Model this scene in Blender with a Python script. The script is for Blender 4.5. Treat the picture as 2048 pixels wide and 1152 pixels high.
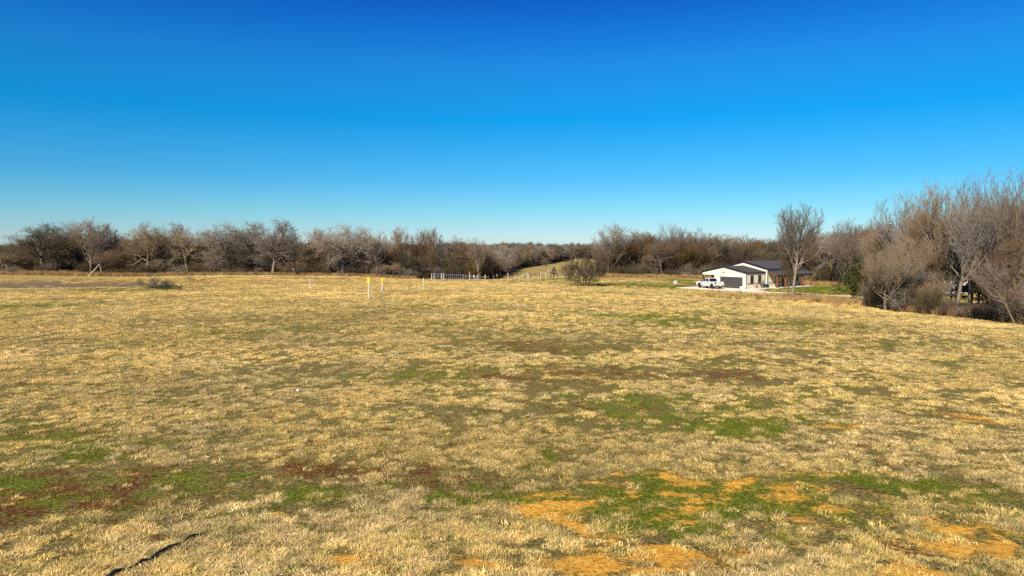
import bpy, math, random
import numpy as np
from mathutils import Vector, Matrix, Euler
R = math.radians
random.seed(7)
for o in list(bpy.data.objects): bpy.data.objects.remove(o)
scene = bpy.context.scene
COL = scene.collection

# ------------------------------------------------------------------ camera, sky, sun, exposure
CZ = 5.3
FPX = 1366.0
PITCH = math.atan(86 / FPX)
cam_data = bpy.data.cameras.new('camera'); cam_data.lens = 24.01; cam_data.sensor_width = 36
cam_data.clip_end = 6000; cam_data.clip_start = 0.1
cam = bpy.data.objects.new('camera', cam_data); COL.objects.link(cam)
cam.location = (0, 0, CZ); cam.rotation_euler = (R(90) - PITCH, 0, 0)
scene.camera = cam

SUN_EL = 37.0
SUN_DIR = np.array([-0.46, -0.89]); SUN_DIR /= np.linalg.norm(SUN_DIR)      # horizontal direction towards the sun
world = bpy.data.worlds.new('World'); scene.world = world; world.use_nodes = True
wn = world.node_tree; wn.nodes.clear()
sky = wn.nodes.new('ShaderNodeTexSky'); sky.sky_type = 'NISHITA'; sky.sun_disc = False
sky.sun_elevation = R(SUN_EL); sky.sun_rotation = math.atan2(SUN_DIR[0], SUN_DIR[1])
sky.air_density = 1.0; sky.dust_density = 0.2; sky.ozone_density = 3.0; sky.altitude = 200
bg = wn.nodes.new('ShaderNodeBackground'); bg.inputs[1].default_value = 0.1
wo = wn.nodes.new('ShaderNodeOutputWorld')
tc = wn.nodes.new('ShaderNodeTexCoord'); sx = wn.nodes.new('ShaderNodeSeparateXYZ')
wn.links.new(tc.outputs['Generated'], sx.inputs[0])
ramp = wn.nodes.new('ShaderNodeValToRGB')     # the deep winter blue of a dry, polarised sky, by elevation
SKY_RAMP = [(0.0, (0.4283, 0.58, 0.7835)), (0.0087, (0.4032, 0.5637, 0.7761)), (0.0255, (0.3286, 0.5275, 0.7155)), (0.0508, (0.2384, 0.5059, 0.6704)), (0.0938, (0.1222, 0.4587, 0.6841)), (0.1361, (0.0682, 0.4526, 0.7011)), (0.1774, (0.0168, 0.4467, 0.7277)), (0.2076, (0.0306, 0.448, 0.7453)), (0.25, (0.0407, 0.4323, 0.7759)), (0.2939, (0.0262, 0.3456, 0.7709)), (0.3299, (0.0231, 0.2576, 0.6953)), (1.0, (0.0208, 0.2318, 0.6258))]
ramp.color_ramp.elements[0].position = 0; ramp.color_ramp.elements[1].position = 1
for i, (p, c) in enumerate(SKY_RAMP):
    e = ramp.color_ramp.elements[0] if i == 0 else (ramp.color_ramp.elements[-1] if i == len(SKY_RAMP) - 1 else ramp.color_ramp.elements.new(p))
    e.position = p; e.color = (c[0] / 2, c[1] / 2, c[2] / 2, 1)
wn.links.new(sx.outputs['Z'], ramp.inputs[0])
mul = wn.nodes.new('ShaderNodeVectorMath'); mul.operation = 'MULTIPLY'
wn.links.new(sky.outputs[0], mul.inputs[0]); wn.links.new(ramp.outputs[0], mul.inputs[1])
sc2 = wn.nodes.new('ShaderNodeVectorMath'); sc2.operation = 'SCALE'; sc2.inputs['Scale'].default_value = 2.0
wn.links.new(mul.outputs[0], sc2.inputs[0]); wn.links.new(sc2.outputs[0], bg.inputs[0]); wn.links.new(bg.outputs[0], wo.inputs[0])

sun = bpy.data.lights.new('sun', 'SUN'); sun.energy = 5.0; sun.angle = R(0.5); sun.color = (1.0, 0.91, 0.74)
so = bpy.data.objects.new('sun', sun); COL.objects.link(so)
tosun = Vector((SUN_DIR[0] * math.cos(R(SUN_EL)), SUN_DIR[1] * math.cos(R(SUN_EL)), math.sin(R(SUN_EL))))
so.rotation_euler = tosun.to_track_quat('Z', 'Y').to_euler()
scene.view_settings.view_transform = 'Standard'; scene.view_settings.look = 'None'
scene.view_settings.gamma = 1; scene.view_settings.exposure = 0.74
scene.render.engine = 'CYCLES'; scene.cycles.max_bounces = 5; scene.cycles.use_denoising = False; scene.cycles.sample_clamp_indirect = 4; scene.cycles.transparent_max_bounces = 6

# ------------------------------------------------------------------ terrain
def ray(px, py):
    dx, dy = (px - 1024) / FPX, (576 - py) / FPX
    c, s = math.cos(PITCH), math.sin(PITCH)
    return dx, c + dy * s, -s + dy * c        # x right, y forward, z up
def P(px, py, Y):
    a, b, c = ray(px, py); t = Y / b
    return a * t, Y, CZ + c * t
_ctrl = [P(*q) for q in [
    (1024, 1400, 6), (1024, 1085, 12), (200, 1085, 12), (1900, 1090, 12), (1024, 851.5, 20), (0, 851, 20), (2048, 856, 20), (1024, 731, 30), (0, 733, 30), (2048, 738, 30),
    (1024, 664, 41.6), (0, 668, 41), (2048, 672, 41.5), (737, 599, 66), (300, 606, 64), (1300, 606, 63), (0, 620, 60), (2048, 650, 55), (1750, 620, 70), (1590, 594, 95),
    (1024, 572, 105), (200, 580, 95), (0, 581, 95), (620, 575, 102), (620, 560, 130), (950, 560.5, 138), (1010,559,140), (1168, 572, 125), (1351, 568.5, 140),
    (1108, 557.5, 164), (0, 549, 150), (0,534,168), (90,533,168), (160,542,162), (300,549,165), (400, 550.5, 150), (700, 553, 150), (840, 560, 150), (780,557,150), (900, 569, 186), (970, 569, 186), (1040, 553, 190), (1250, 553, 172),
    (1100, 545, 225), (1100, 534, 340), (1170, 519.5, 480), (1300, 530, 300), (1670, 572, 150), (1900, 600, 102), (2100, 604, 100), (700, 535, 300), (0, 535, 300), (0, 512, 600), (1024, 508, 600), (2048, 520, 500), (2300, 545, 230)]]
_ctrl += [(-60, 0, -0.3), (60, 0, -0.4), (0, -60, 0), (-80, -60, 0), (80, -60, -0.5), (0, 900, -4), (-600, 900, -4), (600, 900, -4), (-600, 300, -3), (600, 300, -4), (-600, -100, -1), (600, -100, -1)]
_ctrl = np.array(_ctrl); _cs = 100.0
def _tps():
    X = _ctrl[:, :2] / _cs; n = len(X)
    d = np.linalg.norm(X[:, None] - X[None], axis=2)
    K = np.where(d > 0, d * d * np.log(np.maximum(d, 1e-9)), 0) + np.eye(n) * 0.004
    Pm = np.c_[np.ones(n), X]
    A = np.block([[K, Pm], [Pm.T, np.zeros((3, 3))]])
    return np.linalg.solve(A, np.r_[_ctrl[:, 2], 0, 0, 0])
_w = _tps()
# value noise
_rng = np.random.default_rng(11)
_lat = _rng.random((256, 256))
def vnoise(x, y, s, off=0):
    x = np.asarray(x, float) / s + off * 17.3; y = np.asarray(y, float) / s + off * 9.7
    xi = np.floor(x).astype(int); yi = np.floor(y).astype(int); fx = x - xi; fy = y - yi
    fx = fx * fx * (3 - 2 * fx); fy = fy * fy * (3 - 2 * fy)
    g = lambda a, b: _lat[a & 255, b & 255]
    return (g(xi, yi) * (1 - fx) + g(xi + 1, yi) * fx) * (1 - fy) + (g(xi, yi + 1) * (1 - fx) + g(xi + 1, yi + 1) * fx) * fy
def fbm(x, y, s, off=0, oct=4):
    v = 0; a = 0.5; t = 0
    for i in range(oct):
        v = v + a * vnoise(x, y, s / 2 ** i, off + i); t += a; a *= 0.55
    return v / t
def sstep(a, b, v):
    t = np.clip((v - a) / (b - a), 0, 1); return t * t * (3 - 2 * t)
TH = R(38); UX, UY = math.cos(TH), math.sin(TH)
HA = P(1492.3, 578.4, 125.3); HZ = HA[2]
def to_house(x, y):
    dx, dy = x - HA[0], y - HA[1]
    return dx * UX + dy * UY, -dx * UY + dy * UX
def from_house(u, v):
    return HA[0] + u * UX - v * UY, HA[1] + u * UY + v * UX
def height(x, y):
    x = np.atleast_1d(np.asarray(x, float)); y = np.atleast_1d(np.asarray(y, float))
    out = np.zeros(x.shape); xf, yf, of = x.ravel(), y.ravel(), out.ravel()
    xc = np.clip(xf, -620, 620); yc = np.clip(yf, -110, 900)
    for i in range(0, len(xf), 20000):
        q = np.c_[xc[i:i + 20000], yc[i:i + 20000]] / _cs
        d = np.linalg.norm(q[:, None] - _ctrl[None, :, :2] / _cs, axis=2)
        K = np.where(d > 0, d * d * np.log(np.maximum(d, 1e-9)), 0)
        of[i:i + 20000] = K @ _w[:-3] + _w[-3] + q @ _w[-2:]
    z = of.reshape(x.shape)
    # house pad
    u, v = to_house(x, y)
    du = np.maximum(np.maximum(-8 - u, u - 21), 0); dv = np.maximum(np.maximum(-6 - v, v - 12), 0)
    m = 1 - sstep(0, 9, np.hypot(du, dv))
    rolling = (fbm(x, y, 9, 3, 3) - 0.5) * 0.22 * sstep(12, 40, y) + (fbm(x, y, 2.2, 5, 3) - 0.5) * 0.10
    z = z + rolling * (1 - m)
    # scraped basin with a low bank behind it (left)
    bx = sstep(-36, -46, x)
    z = z - 0.25 * bx * np.exp(-((y - 106) / 6.0) ** 2) + 0.55 * bx * np.exp(-((y - 119) / 3.2) ** 2)
    z = z + 0.30 * np.exp(-((x + 53) / 7) ** 2 - ((y - 95) / 3.0) ** 2)
    return z * (1 - m) + HZ * m
def hgt(x, y): return float(height(x, y)[0])
def ground_at(px, py):
    a, b, c = ray(px, py); t = 4.0
    ts = np.geomspace(6, 700, 1500); zs = CZ + c * ts - height(a * ts, b * ts)
    k = np.argmax(zs < 0)
    if zs[k] >= 0: k = len(ts) - 1
    t = ts[k]; return a * t, b * t, hgt(a * t, b * t)

# ground cover fields: blobs given as (px, py, rx, ry) seen on the ground
def blob(lst):
    out = []
    for px, py, rx, ry, s in lst:
        c = ground_at(px, py); a = ground_at(px + rx, py); f = ground_at(px, py - ry); n = ground_at(px, py + ry)
        out.append((c[0], (f[1] + n[1]) / 2, abs(a[0] - c[0]) * 1.12, max((f[1] - n[1]) / 2, 0.1) * 1.12, s))
    return out
GREEN = blob([(1400, 1010, 240, 40, 1.6), (1150, 1012, 110, 28, 1.0), (1740, 965, 120, 26, 1.1), (1480, 860, 80, 14, 1.0), (1290, 815, 170, 32, .75), (1100, 920, 28, 55, .8), (600, 985, 45, 12, 1.0), (920, 985, 70, 14, .6),
              (1210, 835, 120, 40, .5), (1150, 700, 90, 14, .5), (1300, 635, 150, 7, .8), (1560, 650, 200, 7, .75), (1440, 628, 120, 4, .6), (590, 655, 120, 10, .5), (60, 612, 100, 10, .7), (820, 745, 120, 18, .5), (330, 780, 150, 20, .25),
              (1680, 582, 120, 12, 1.4), (1300, 571, 150, 6, 1.0), (1390, 566, 40, 6, 1.2), (1115, 560, 90, 4, .9), (310, 577, 50, 3, 1.5), (210, 580, 90, 4, .6), (1480, 600, 90, 3, .3), (380, 950, 120, 30, .4), (150, 900, 200, 30, .5), (1080, 600, 120, 4, .5), (1800, 690, 160, 12, .4), (880, 650, 60, 6, .5), (60, 960, 120, 40, .4), (1170, 1090, 60, 20, .4), (1400, 905, 140, 14, .4)])
REDB = blob([(15, 1010, 60, 50, 2.2), (245, 985, 95, 36, 1.0), (80, 885, 120, 18, .8), (700, 950, 170, 26, .8), (860, 955, 120, 20, .8), (400, 1000, 90, 15, .7), (1040, 690, 110, 16, .8), (1180, 745, 150, 18, .8), (1420, 752, 110, 14, .8), (1000, 750, 60, 8, .7),
             (1260, 830, 160, 30, .5), (1720, 985, 90, 16, .9), (1850, 1110, 160, 40, .6), (1230, 690, 60, 10, .4), (330, 900, 80, 10, .5), (300, 571, 70, 2.5, .8), (1560, 1040, 120, 12, .5), (1300, 1130, 150, 20, .5), (650, 690, 100, 8, .3)])
ORAN = blob([(1160, 1115, 110, 32, 1.3), (1310, 1100, 120, 24, 1.2), (680, 1135, 60, 18, 1.4), (960, 1142, 80, 14, 1.1), (1110, 1020, 80, 26, 1.2), (1170, 1050, 60, 14, 1.0), (1360, 972, 200, 9, .9), (1560, 1000, 110, 10, .8), (1530, 945, 90, 7, 1.0), (1700, 865, 60, 8, .8), (1950, 1090, 160, 50, .9), (1780, 1140, 120, 20, 1.0), (1620, 1050, 90, 20, .6), (1250, 1140, 160, 15, 1.0),
             (1950, 830, 90, 10, .6), (380, 1088, 50, 8, .5), (1400, 1000, 260, 26, .6), (1500, 1100, 120, 16, .6), (560, 1030, 40, 6, .5)])
SOIL = blob([(70, 571, 210, 5.5, 1.6)])
def field(lst, x, y, sharp=1.0):
    v = np.zeros(np.shape(x))
    for cx, cy, rx, ry, s in lst:
        v = np.maximum(v, s * np.exp(-((x - cx) / rx) ** 2 - ((y - cy) / ry) ** 2))
    return v
def cover(x, y):
    """soft strengths (0..1.3) of green, rusty, orange and scraped soil, plus large-scale variation"""
    big = fbm(x * 0.6, y * 1.5, 7, 50, 4)
    warp = (fbm(x, y, 2.0, 14, 4) - .5)
    wx, wy = x + warp * 2.2, y + (fbm(x, y, 2.0, 15, 4) - .5) * 3.0
    g = field(GREEN, wx, wy) + 0.34 * sstep(0.50, 0.66, fbm(x * 0.7, y * 1.2, 4, 61, 5))
    r = field(REDB, wx, wy) + 0.30 * sstep(0.56, 0.70, fbm(x * .6, y * 1.1, 5, 75, 5))
    o = field(ORAN, wx, wy)
    s = sstep(0.35, 0.6, field(SOIL, wx, wy))
    return np.clip(g, 0, 1.3), np.clip(r, 0, 1.3), np.clip(o, 0, 1.3), np.clip(s, 0, 1), big
def mottle(f, n, k=1.0):
    return sstep(-.12, .25, (n - .5) * 2.4 + f * k - .50)

# ------------------------------------------------------------------ helpers
def tag(o, label=None, cat=None, group=None, kind=None):
    if label: o['label'] = label
    if cat: o['category'] = cat
    if group: o['group'] = group
    if kind: o['kind'] = kind
    return o
def link(name, me, mat=None, parent=None):
    o = bpy.data.objects.new(name, me); COL.objects.link(o)
    if mat is not None:
        for m in (mat if isinstance(mat, (list, tuple)) else [mat]): me.materials.append(m)
    if parent is not None: o.parent = parent
    return o
def empty(name, loc=(0, 0, 0), rz=0):
    o = bpy.data.objects.new(name, None); COL.objects.link(o); o.location = loc; o.rotation_euler = (0, 0, rz); o.empty_display_size = 0.2
    return o
def np_mesh(name, V, F, smooth=False):
    """V (n,3); F list of (m,k) int arrays"""
    me = bpy.data.meshes.new(name)
    V = np.asarray(V, np.float32); Fs = [np.asarray(f, np.int32) for f in F if len(f)]
    me.vertices.add(len(V)); me.vertices.foreach_set('co', V.ravel())
    nl = sum(f.size for f in Fs); npoly = sum(len(f) for f in Fs)
    me.loops.add(nl); me.polygons.add(npoly)
    me.loops.foreach_set('vertex_index', np.concatenate([f.ravel() for f in Fs]))
    tot = np.concatenate([np.full(len(f), f.shape[1], np.int32) for f in Fs])
    st = np.r_[0, np.cumsum(tot)[:-1]].astype(np.int32)
    me.polygons.foreach_set('loop_start', st); me.polygons.foreach_set('loop_total', tot)
    if smooth: me.polygons.foreach_set('use_smooth', np.ones(npoly, bool))
    me.update(calc_edges=True); return me
class MB:
    def __init__(s): s.v = []; s.f = []
    def poly(s, pts, faces):
        b = len(s.v); s.v += [tuple(p) for p in pts]; s.f += [tuple(b + i for i in f) for f in faces]; return s
    def box(s, x0, x1, y0, y1, z0, z1):
        return s.poly([(x0, y0, z0), (x1, y0, z0), (x1, y1, z0), (x0, y1, z0), (x0, y0, z1), (x1, y0, z1), (x1, y1, z1), (x0, y1, z1)],
                      [(3, 2, 1, 0), (4, 5, 6, 7), (0, 1, 5, 4), (1, 2, 6, 5), (2, 3, 7, 6), (3, 0, 4, 7)])
    def prism(s, pts2, axis, a, b):
        """extrude a polygon (list of 2-tuples) along axis 'x','y' or 'z' from a to b"""
        def mk(p, t):
            return (t, p[0], p[1]) if axis == 'x' else ((p[0], t, p[1]) if axis == 'y' else (p[0], p[1], t))
        n = len(pts2); pts = [mk(p, a) for p in pts2] + [mk(p, b) for p in pts2]
        return s.poly(pts, [tuple(range(n))[::-1], tuple(range(n, 2 * n))] + [(i, (i + 1) % n, n + (i + 1) % n, n + i) for i in range(n)])
    def tube(s, pts, r, n=8, cap=True):
        pts = [Vector(p) for p in pts]; rs = r if isinstance(r, (list, tuple)) else [r] * len(pts)
        base = len(s.v); prev = None
        for i, p in enumerate(pts):
            t = (pts[min(i + 1, len(pts) - 1)] - pts[max(i - 1, 0)]).normalized()
            a = t.orthogonal().normalized() if prev is None else (prev - t * prev.dot(t)).normalized()
            prev = a; b = t.cross(a)
            for k in range(n):
                an = 2 * math.pi * k / n; s.v.append(tuple(p + (a * math.cos(an) + b * math.sin(an)) * rs[i]))
        for i in range(len(pts) - 1):
            for k in range(n):
                q = base + i * n; s.f.append((q + k, q + (k + 1) % n, q + n + (k + 1) % n, q + n + k))
        if cap:
            s.f.append(tuple(base + k for k in range(n))[::-1]); e = base + (len(pts) - 1) * n; s.f.append(tuple(e + k for k in range(n)))
        return s
    def build(s, name, mat, parent=None, smooth=False, bevel=0):
        me = bpy.data.meshes.new(name); me.from_pydata(s.v, [], s.f)
        if smooth:
            for p in me.polygons: p.use_smooth = True
        o = link(name, me, mat, parent)
        if bevel:
            m = o.modifiers.new('bevel', 'BEVEL'); m.width = bevel; m.segments = 2; m.limit_method = 'ANGLE'
        return o
def lathe_mesh(mb, prof, c, axis, n=20):
    """prof list of (r, t) along axis 'y' around centre c"""
    base = len(mb.v)
    for r, t in prof:
        for k in range(n):
            a = 2 * math.pi * k / n
            q = (c[0] + r * math.cos(a), c[1] + t, c[2] + r * math.sin(a)) if axis == 'y' else (c[0] + r * math.cos(a), c[1] + r * math.sin(a), c[2] + t)
            mb.v.append(q)
    for i in range(len(prof) - 1):
        for k in range(n):
            q = base + i * n; mb.f.append((q + k, q + (k + 1) % n, q + n + (k + 1) % n, q + n + k))
    return mb

# ------------------------------------------------------------------ materials
def mat(name, col, rough=0.7, metal=0, noise=0.0, nscale=8.0, bump=0.0, objvar=0.0, spec=0.3, transl=0.0):
    m = bpy.data.materials.new(name); m.use_nodes = True; nt = m.node_tree; N = nt.nodes; L = nt.links
    b = N['Principled BSDF']; b.inputs['Base Color'].default_value = (*col, 1); b.inputs['Roughness'].default_value = rough
    b.inputs['Metallic'].default_value = metal; b.inputs['Specular IOR Level'].default_value = spec
    t = N.new('ShaderNodeTexCoord'); src = None
    if noise or bump:
        n = N.new('ShaderNodeTexNoise'); n.inputs['Scale'].default_value = nscale; n.inputs['Detail'].default_value = 5; L.new(t.outputs['Object'], n.inputs['Vector'])
    rgb = N.new('ShaderNodeRGB'); rgb.outputs[0].default_value = (*col, 1); src = rgb.outputs[0]
    def scale_by(src, val, lo, hi):
        mr = N.new('ShaderNodeMapRange'); mr.inputs['To Min'].default_value = lo; mr.inputs['To Max'].default_value = hi; L.new(val, mr.inputs['Value'])
        v = N.new('ShaderNodeVectorMath'); v.operation = 'SCALE'; L.new(src, v.inputs[0]); L.new(mr.outputs[0], v.inputs['Scale']); return v.outputs[0]
    if noise: src = scale_by(src, n.outputs['Fac'], 1 - noise, 1 + noise)
    if objvar:
        oi = N.new('ShaderNodeObjectInfo'); src = scale_by(src, oi.outputs['Random'], 1 - objvar, 1 + objvar)
        mx = N.new('ShaderNodeHueSaturation'); mr = N.new('ShaderNodeMapRange'); mr.inputs['To Min'].default_value = 0.6; mr.inputs['To Max'].default_value = 1.4
        wnz = N.new('ShaderNodeMath'); wnz.operation = 'FRACT'; m3 = N.new('ShaderNodeMath'); m3.operation = 'MULTIPLY'; m3.inputs[1].default_value = 7.31
        L.new(oi.outputs['Random'], m3.inputs[0]); L.new(m3.outputs[0], wnz.inputs[0]); L.new(wnz.outputs[0], mr.inputs['Value']); L.new(mr.outputs[0], mx.inputs['Saturation']); L.new(src, mx.inputs['Color']); src = mx.outputs[0]
    L.new(src, b.inputs['Base Color'])
    if bump:
        bp = N.new('ShaderNodeBump'); bp.inputs['Strength'].default_value = bump; bp.inputs['Distance'].default_value = 0.02; L.new(n.outputs['Fac'], bp.inputs['Height']); L.new(bp.outputs[0], b.inputs['Normal'])
    return m
def math_node(N, L, op, a, b=None, clamp=False):
    m = N.new('ShaderNodeMath'); m.operation = op; m.use_clamp = clamp
    for i, v in enumerate((a, b)):
        if v is None: continue
        if isinstance(v, (int, float)): m.inputs[i].default_value = v
        else: L.new(v, m.inputs[i])
    return m.outputs[0]
def ramp_node(N, L, fac, stops):
    r = N.new('ShaderNodeValToRGB'); el = r.color_ramp.elements
    for i, (p, c) in enumerate(stops):
        e = el[0] if i == 0 else (el[-1] if i == len(stops) - 1 else el.new(p))
        e.position = p; e.color = (*c, 1)
    L.new(fac, r.inputs[0]); return r.outputs[0]
def mix_node(N, L, f, a, b):
    m = N.new('ShaderNodeMix'); m.data_type = 'RGBA'
    for s, v in ((m.inputs[0], f), (m.inputs[6], a), (m.inputs[7], b)):
        if isinstance(v, (int, float)): s.default_value = v
        elif isinstance(v, tuple): s.default_value = (*v, 1)
        else: L.new(v, s)
    return m.outputs[2]

DRY = (0.80, 0.57, 0.18); DRY2 = (0.74, 0.56, 0.26); GRN = (0.13, 0.15, 0.015); RED = (0.16, 0.045, 0.010); ORA = (0.62, 0.27, 0.045); GREY = (0.24, 0.17, 0.10)
def ground_material():
    m = bpy.data.materials.new('field_ground'); m.use_nodes = True; nt = m.node_tree; N = nt.nodes; L = nt.links; b = N['Principled BSDF']
    b.inputs['Roughness'].default_value = 0.95; b.inputs['Specular IOR Level'].default_value = 0.1
    geo = N.new('ShaderNodeNewGeometry'); pos = geo.outputs['Position']
    at = N.new('ShaderNodeAttribute'); at.attribute_name = 'cover'; sp = N.new('ShaderNodeSeparateColor'); L.new(at.outputs['Color'], sp.inputs[0])
    at2 = N.new('ShaderNodeAttribute'); at2.attribute_name = 'cover2'; sp2 = N.new('ShaderNodeSeparateColor'); L.new(at2.outputs['Color'], sp2.inputs[0])
    def noise(sc, det=6, rough=0.6, off=0):
        n = N.new('ShaderNodeTexNoise'); n.inputs['Scale'].default_value = sc; n.inputs['Detail'].default_value = det; n.inputs['Roughness'].default_value = rough
        mp = N.new('ShaderNodeMapping'); mp.inputs['Location'].default_value = (off, off * 2, 0); L.new(pos, mp.inputs[0]); L.new(mp.outputs[0], n.inputs['Vector']); return n.outputs['Fac']
    n1 = noise(1.1, 10, 0.72); n2 = noise(14, 6, 0.7, 5); n3 = noise(1.3, 10, 0.74, 9); n4 = noise(60, 3, 0.7, 2); n5 = noise(1.6, 10, 0.75, 31)
    straw = ramp_node(N, L, n2, [(0.25, (0.026, 0.024, 0.006)), (0.42, (0.080, 0.066, 0.016)), (0.55, (0.22, 0.165, 0.05)), (0.72, (0.55, 0.41, 0.16))])
    straw = mix_node(N, L, math_node(N, L, 'MULTIPLY', sp2.outputs[1], 0.75), straw, ramp_node(N, L, n2, [(0.3, (0.14, 0.10, 0.028)), (0.5, (0.48, 0.34, 0.11)), (0.75, (0.78, 0.56, 0.22))]))
    green = ramp_node(N, L, n2, [(0.3, (0.020, 0.026, 0.003)), (0.5, (0.10, 0.125, 0.007)), (0.72, (0.33, 0.33, 0.04))])
    red = ramp_node(N, L, n2, [(0.3, (0.026, 0.012, 0.003)), (0.5, (0.105, 0.042, 0.010)), (0.70, (0.42, 0.26, 0.09))])
    oran = ramp_node(N, L, n2, [(0.3, (0.13, 0.055, 0.008)), (0.46, (0.66, 0.30, 0.03)), (0.64, (0.92, 0.55, 0.11))])
    soil = ramp_node(N, L, n1, [(0.3, (0.085, 0.058, 0.034)), (0.7, (0.22, 0.155, 0.09))])
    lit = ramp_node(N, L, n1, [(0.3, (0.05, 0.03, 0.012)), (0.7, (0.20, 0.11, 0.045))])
    def edge(f, n, k=1.0):        # a patch shows through the thatch as fine mottling, denser towards its middle
        t = math_node(N, L, 'ADD', math_node(N, L, 'MULTIPLY', f, k), math_node(N, L, 'MULTIPLY', math_node(N, L, 'SUBTRACT', n, 0.5), 3.4))
        t = math_node(N, L, 'SUBTRACT', t, 0.34); return math_node(N, L, 'MULTIPLY', t, 2.6, True)
    c = straw
    c = mix_node(N, L, edge(sp.outputs[1], n3, .70), c, red)
    c = mix_node(N, L, edge(sp.outputs[0], n1, .9), c, green)
    c = mix_node(N, L, edge(sp.outputs[2], n5, .8), c, oran)
    c = mix_node(N, L, sp2.outputs[0], c, soil)
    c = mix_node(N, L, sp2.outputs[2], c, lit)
    L.new(c, b.inputs['Base Color'])
    bp = N.new('ShaderNodeBump'); bp.inputs['Strength'].default_value = 0.9; bp.inputs['Distance'].default_value = 0.06
    hsum = math_node(N, L, 'ADD', n2, math_node(N, L, 'MULTIPLY', n4, 0.4)); L.new(hsum, bp.inputs['Height']); L.new(bp.outputs[0], b.inputs['Normal'])
    return m

# woods: areas whose floor is leaf litter
LANE = [(-5, 172), (-4, 200), (5.0, 340), (39, 480), (50, 560)]     # left edge of the open lane: x at distance y
def lane_left(y): return np.interp(y, [p[1] for p in LANE], [p[0] for p in LANE])
def lane_right(y): return np.interp(y, [165, 172, 225, 340, 480, 560], [26, 23, 30, 50, 66, 74])
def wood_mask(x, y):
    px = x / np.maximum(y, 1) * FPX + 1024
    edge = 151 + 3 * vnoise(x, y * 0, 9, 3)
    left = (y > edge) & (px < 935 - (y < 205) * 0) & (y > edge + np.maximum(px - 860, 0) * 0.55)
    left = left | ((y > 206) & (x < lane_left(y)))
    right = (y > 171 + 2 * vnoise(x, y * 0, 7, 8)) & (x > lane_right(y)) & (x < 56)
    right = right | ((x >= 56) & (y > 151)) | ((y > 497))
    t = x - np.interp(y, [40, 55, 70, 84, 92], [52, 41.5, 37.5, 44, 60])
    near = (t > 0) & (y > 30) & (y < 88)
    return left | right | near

def build_ground():
    rr = np.r_[0.0, np.geomspace(2, 8, 40)[:-1], np.geomspace(8, 70, 420)[:-1], np.geomspace(70, 1200, 170), 2500, 5000]
    aa = np.r_[np.linspace(-180, -48, 30)[:-1], np.linspace(-48, 48, 400), np.linspace(48, 180, 30)[1:-1]]
    na = len(aa); A, Rr = np.meshgrid(np.radians(aa), rr)
    X = (Rr * np.sin(A)); Y = (Rr * np.cos(A))
    Z = height(X.ravel(), Y.ravel()).reshape(X.shape)
    V = np.c_[X.ravel(), Y.ravel(), Z.ravel()]
    i, j = np.meshgrid(np.arange(len(rr) - 1), np.arange(na), indexing='ij'); j2 = (j + 1) % na
    F = np.stack([i * na + j, i * na + j2, (i + 1) * na + j2, (i + 1) * na + j], -1).reshape(-1, 4)
    me = np_mesh('ground', V, [F], True)
    x, y = V[:, 0], V[:, 1]
    g, r, o, s, big = cover(x, y)
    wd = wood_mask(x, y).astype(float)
    yel = sstep(25, 80, y) * (0.5 + 0.8 * (big - .3))
    yel = np.clip(yel, 0, 1)
    for nm, arr in (('cover', (g, r, o)), ('cover2', (s, yel, wd))):
        at = me.attributes.new(nm, 'FLOAT_COLOR', 'POINT'); at.data.foreach_set('color', np.c_[arr[0], arr[1], arr[2], np.ones(len(g))].astype(np.float32).ravel())
    ob = link('ground', me, ground_material()); tag(ob, kind='structure')
build_ground()

# ------------------------------------------------------------------ scatter (uncountable stuff only)
def scatter(name, label, cat, pts, rot, scl, tint, pick, protos):
    me = np_mesh(name, pts, []) if False else bpy.data.meshes.new(name)
    me.vertices.add(len(pts)); me.vertices.foreach_set('co', np.asarray(pts, np.float32).ravel())
    a = me.attributes.new('rot', 'FLOAT_VECTOR', 'POINT'); a.data.foreach_set('vector', np.asarray(rot, np.float32).ravel())
    a = me.attributes.new('scl', 'FLOAT_VECTOR', 'POINT'); a.data.foreach_set('vector', np.asarray(scl, np.float32).ravel())
    a = me.attributes.new('tint', 'FLOAT_VECTOR', 'POINT'); a.data.foreach_set('vector', np.asarray(tint, np.float32).ravel())
    a = me.attributes.new('pick', 'INT', 'POINT'); a.data.foreach_set('value', np.asarray(pick, np.int32))
    o = link(name, me); tag(o, label, cat, kind='stuff')
    coll = bpy.data.collections.new(name + '_kinds')
    for i, p in enumerate(protos):
        q = bpy.data.objects.new('%s_%02d' % (name, i), p); coll.objects.link(q)
    ng = bpy.data.node_groups.new(name, 'GeometryNodeTree')
    ng.interface.new_socket('Geometry', in_out='INPUT', socket_type='NodeSocketGeometry'); ng.interface.new_socket('Geometry', in_out='OUTPUT', socket_type='NodeSocketGeometry')
    N = ng.nodes; L = ng.links; gi = N.new('NodeGroupInput'); go = N.new('NodeGroupOutput')
    ci = N.new('GeometryNodeCollectionInfo'); ci.inputs['Collection'].default_value = coll; ci.inputs['Separate Children'].default_value = True; ci.inputs['Reset Children'].default_value = True
    ip = N.new('GeometryNodeInstanceOnPoints'); ip.inputs['Pick Instance'].default_value = True
    def na(nm, ty):
        n = N.new('GeometryNodeInputNamedAttribute'); n.data_type = ty; n.inputs[0].default_value = nm; return n.outputs[0]
    e2r = N.new('FunctionNodeEulerToRotation'); L.new(na('rot', 'FLOAT_VECTOR'), e2r.inputs[0]); L.new(e2r.outputs[0], ip.inputs['Rotation'])
    L.new(na('scl', 'FLOAT_VECTOR'), ip.inputs['Scale']); L.new(na('pick', 'INT'), ip.inputs['Instance Index'])
    L.new(gi.outputs[0], ip.inputs['Points']); L.new(ci.outputs[0], ip.inputs['Instance']); L.new(ip.outputs[0], go.inputs[0])
    md = o.modifiers.new('scatter', 'NODES'); md.node_group = ng
    return o
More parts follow.
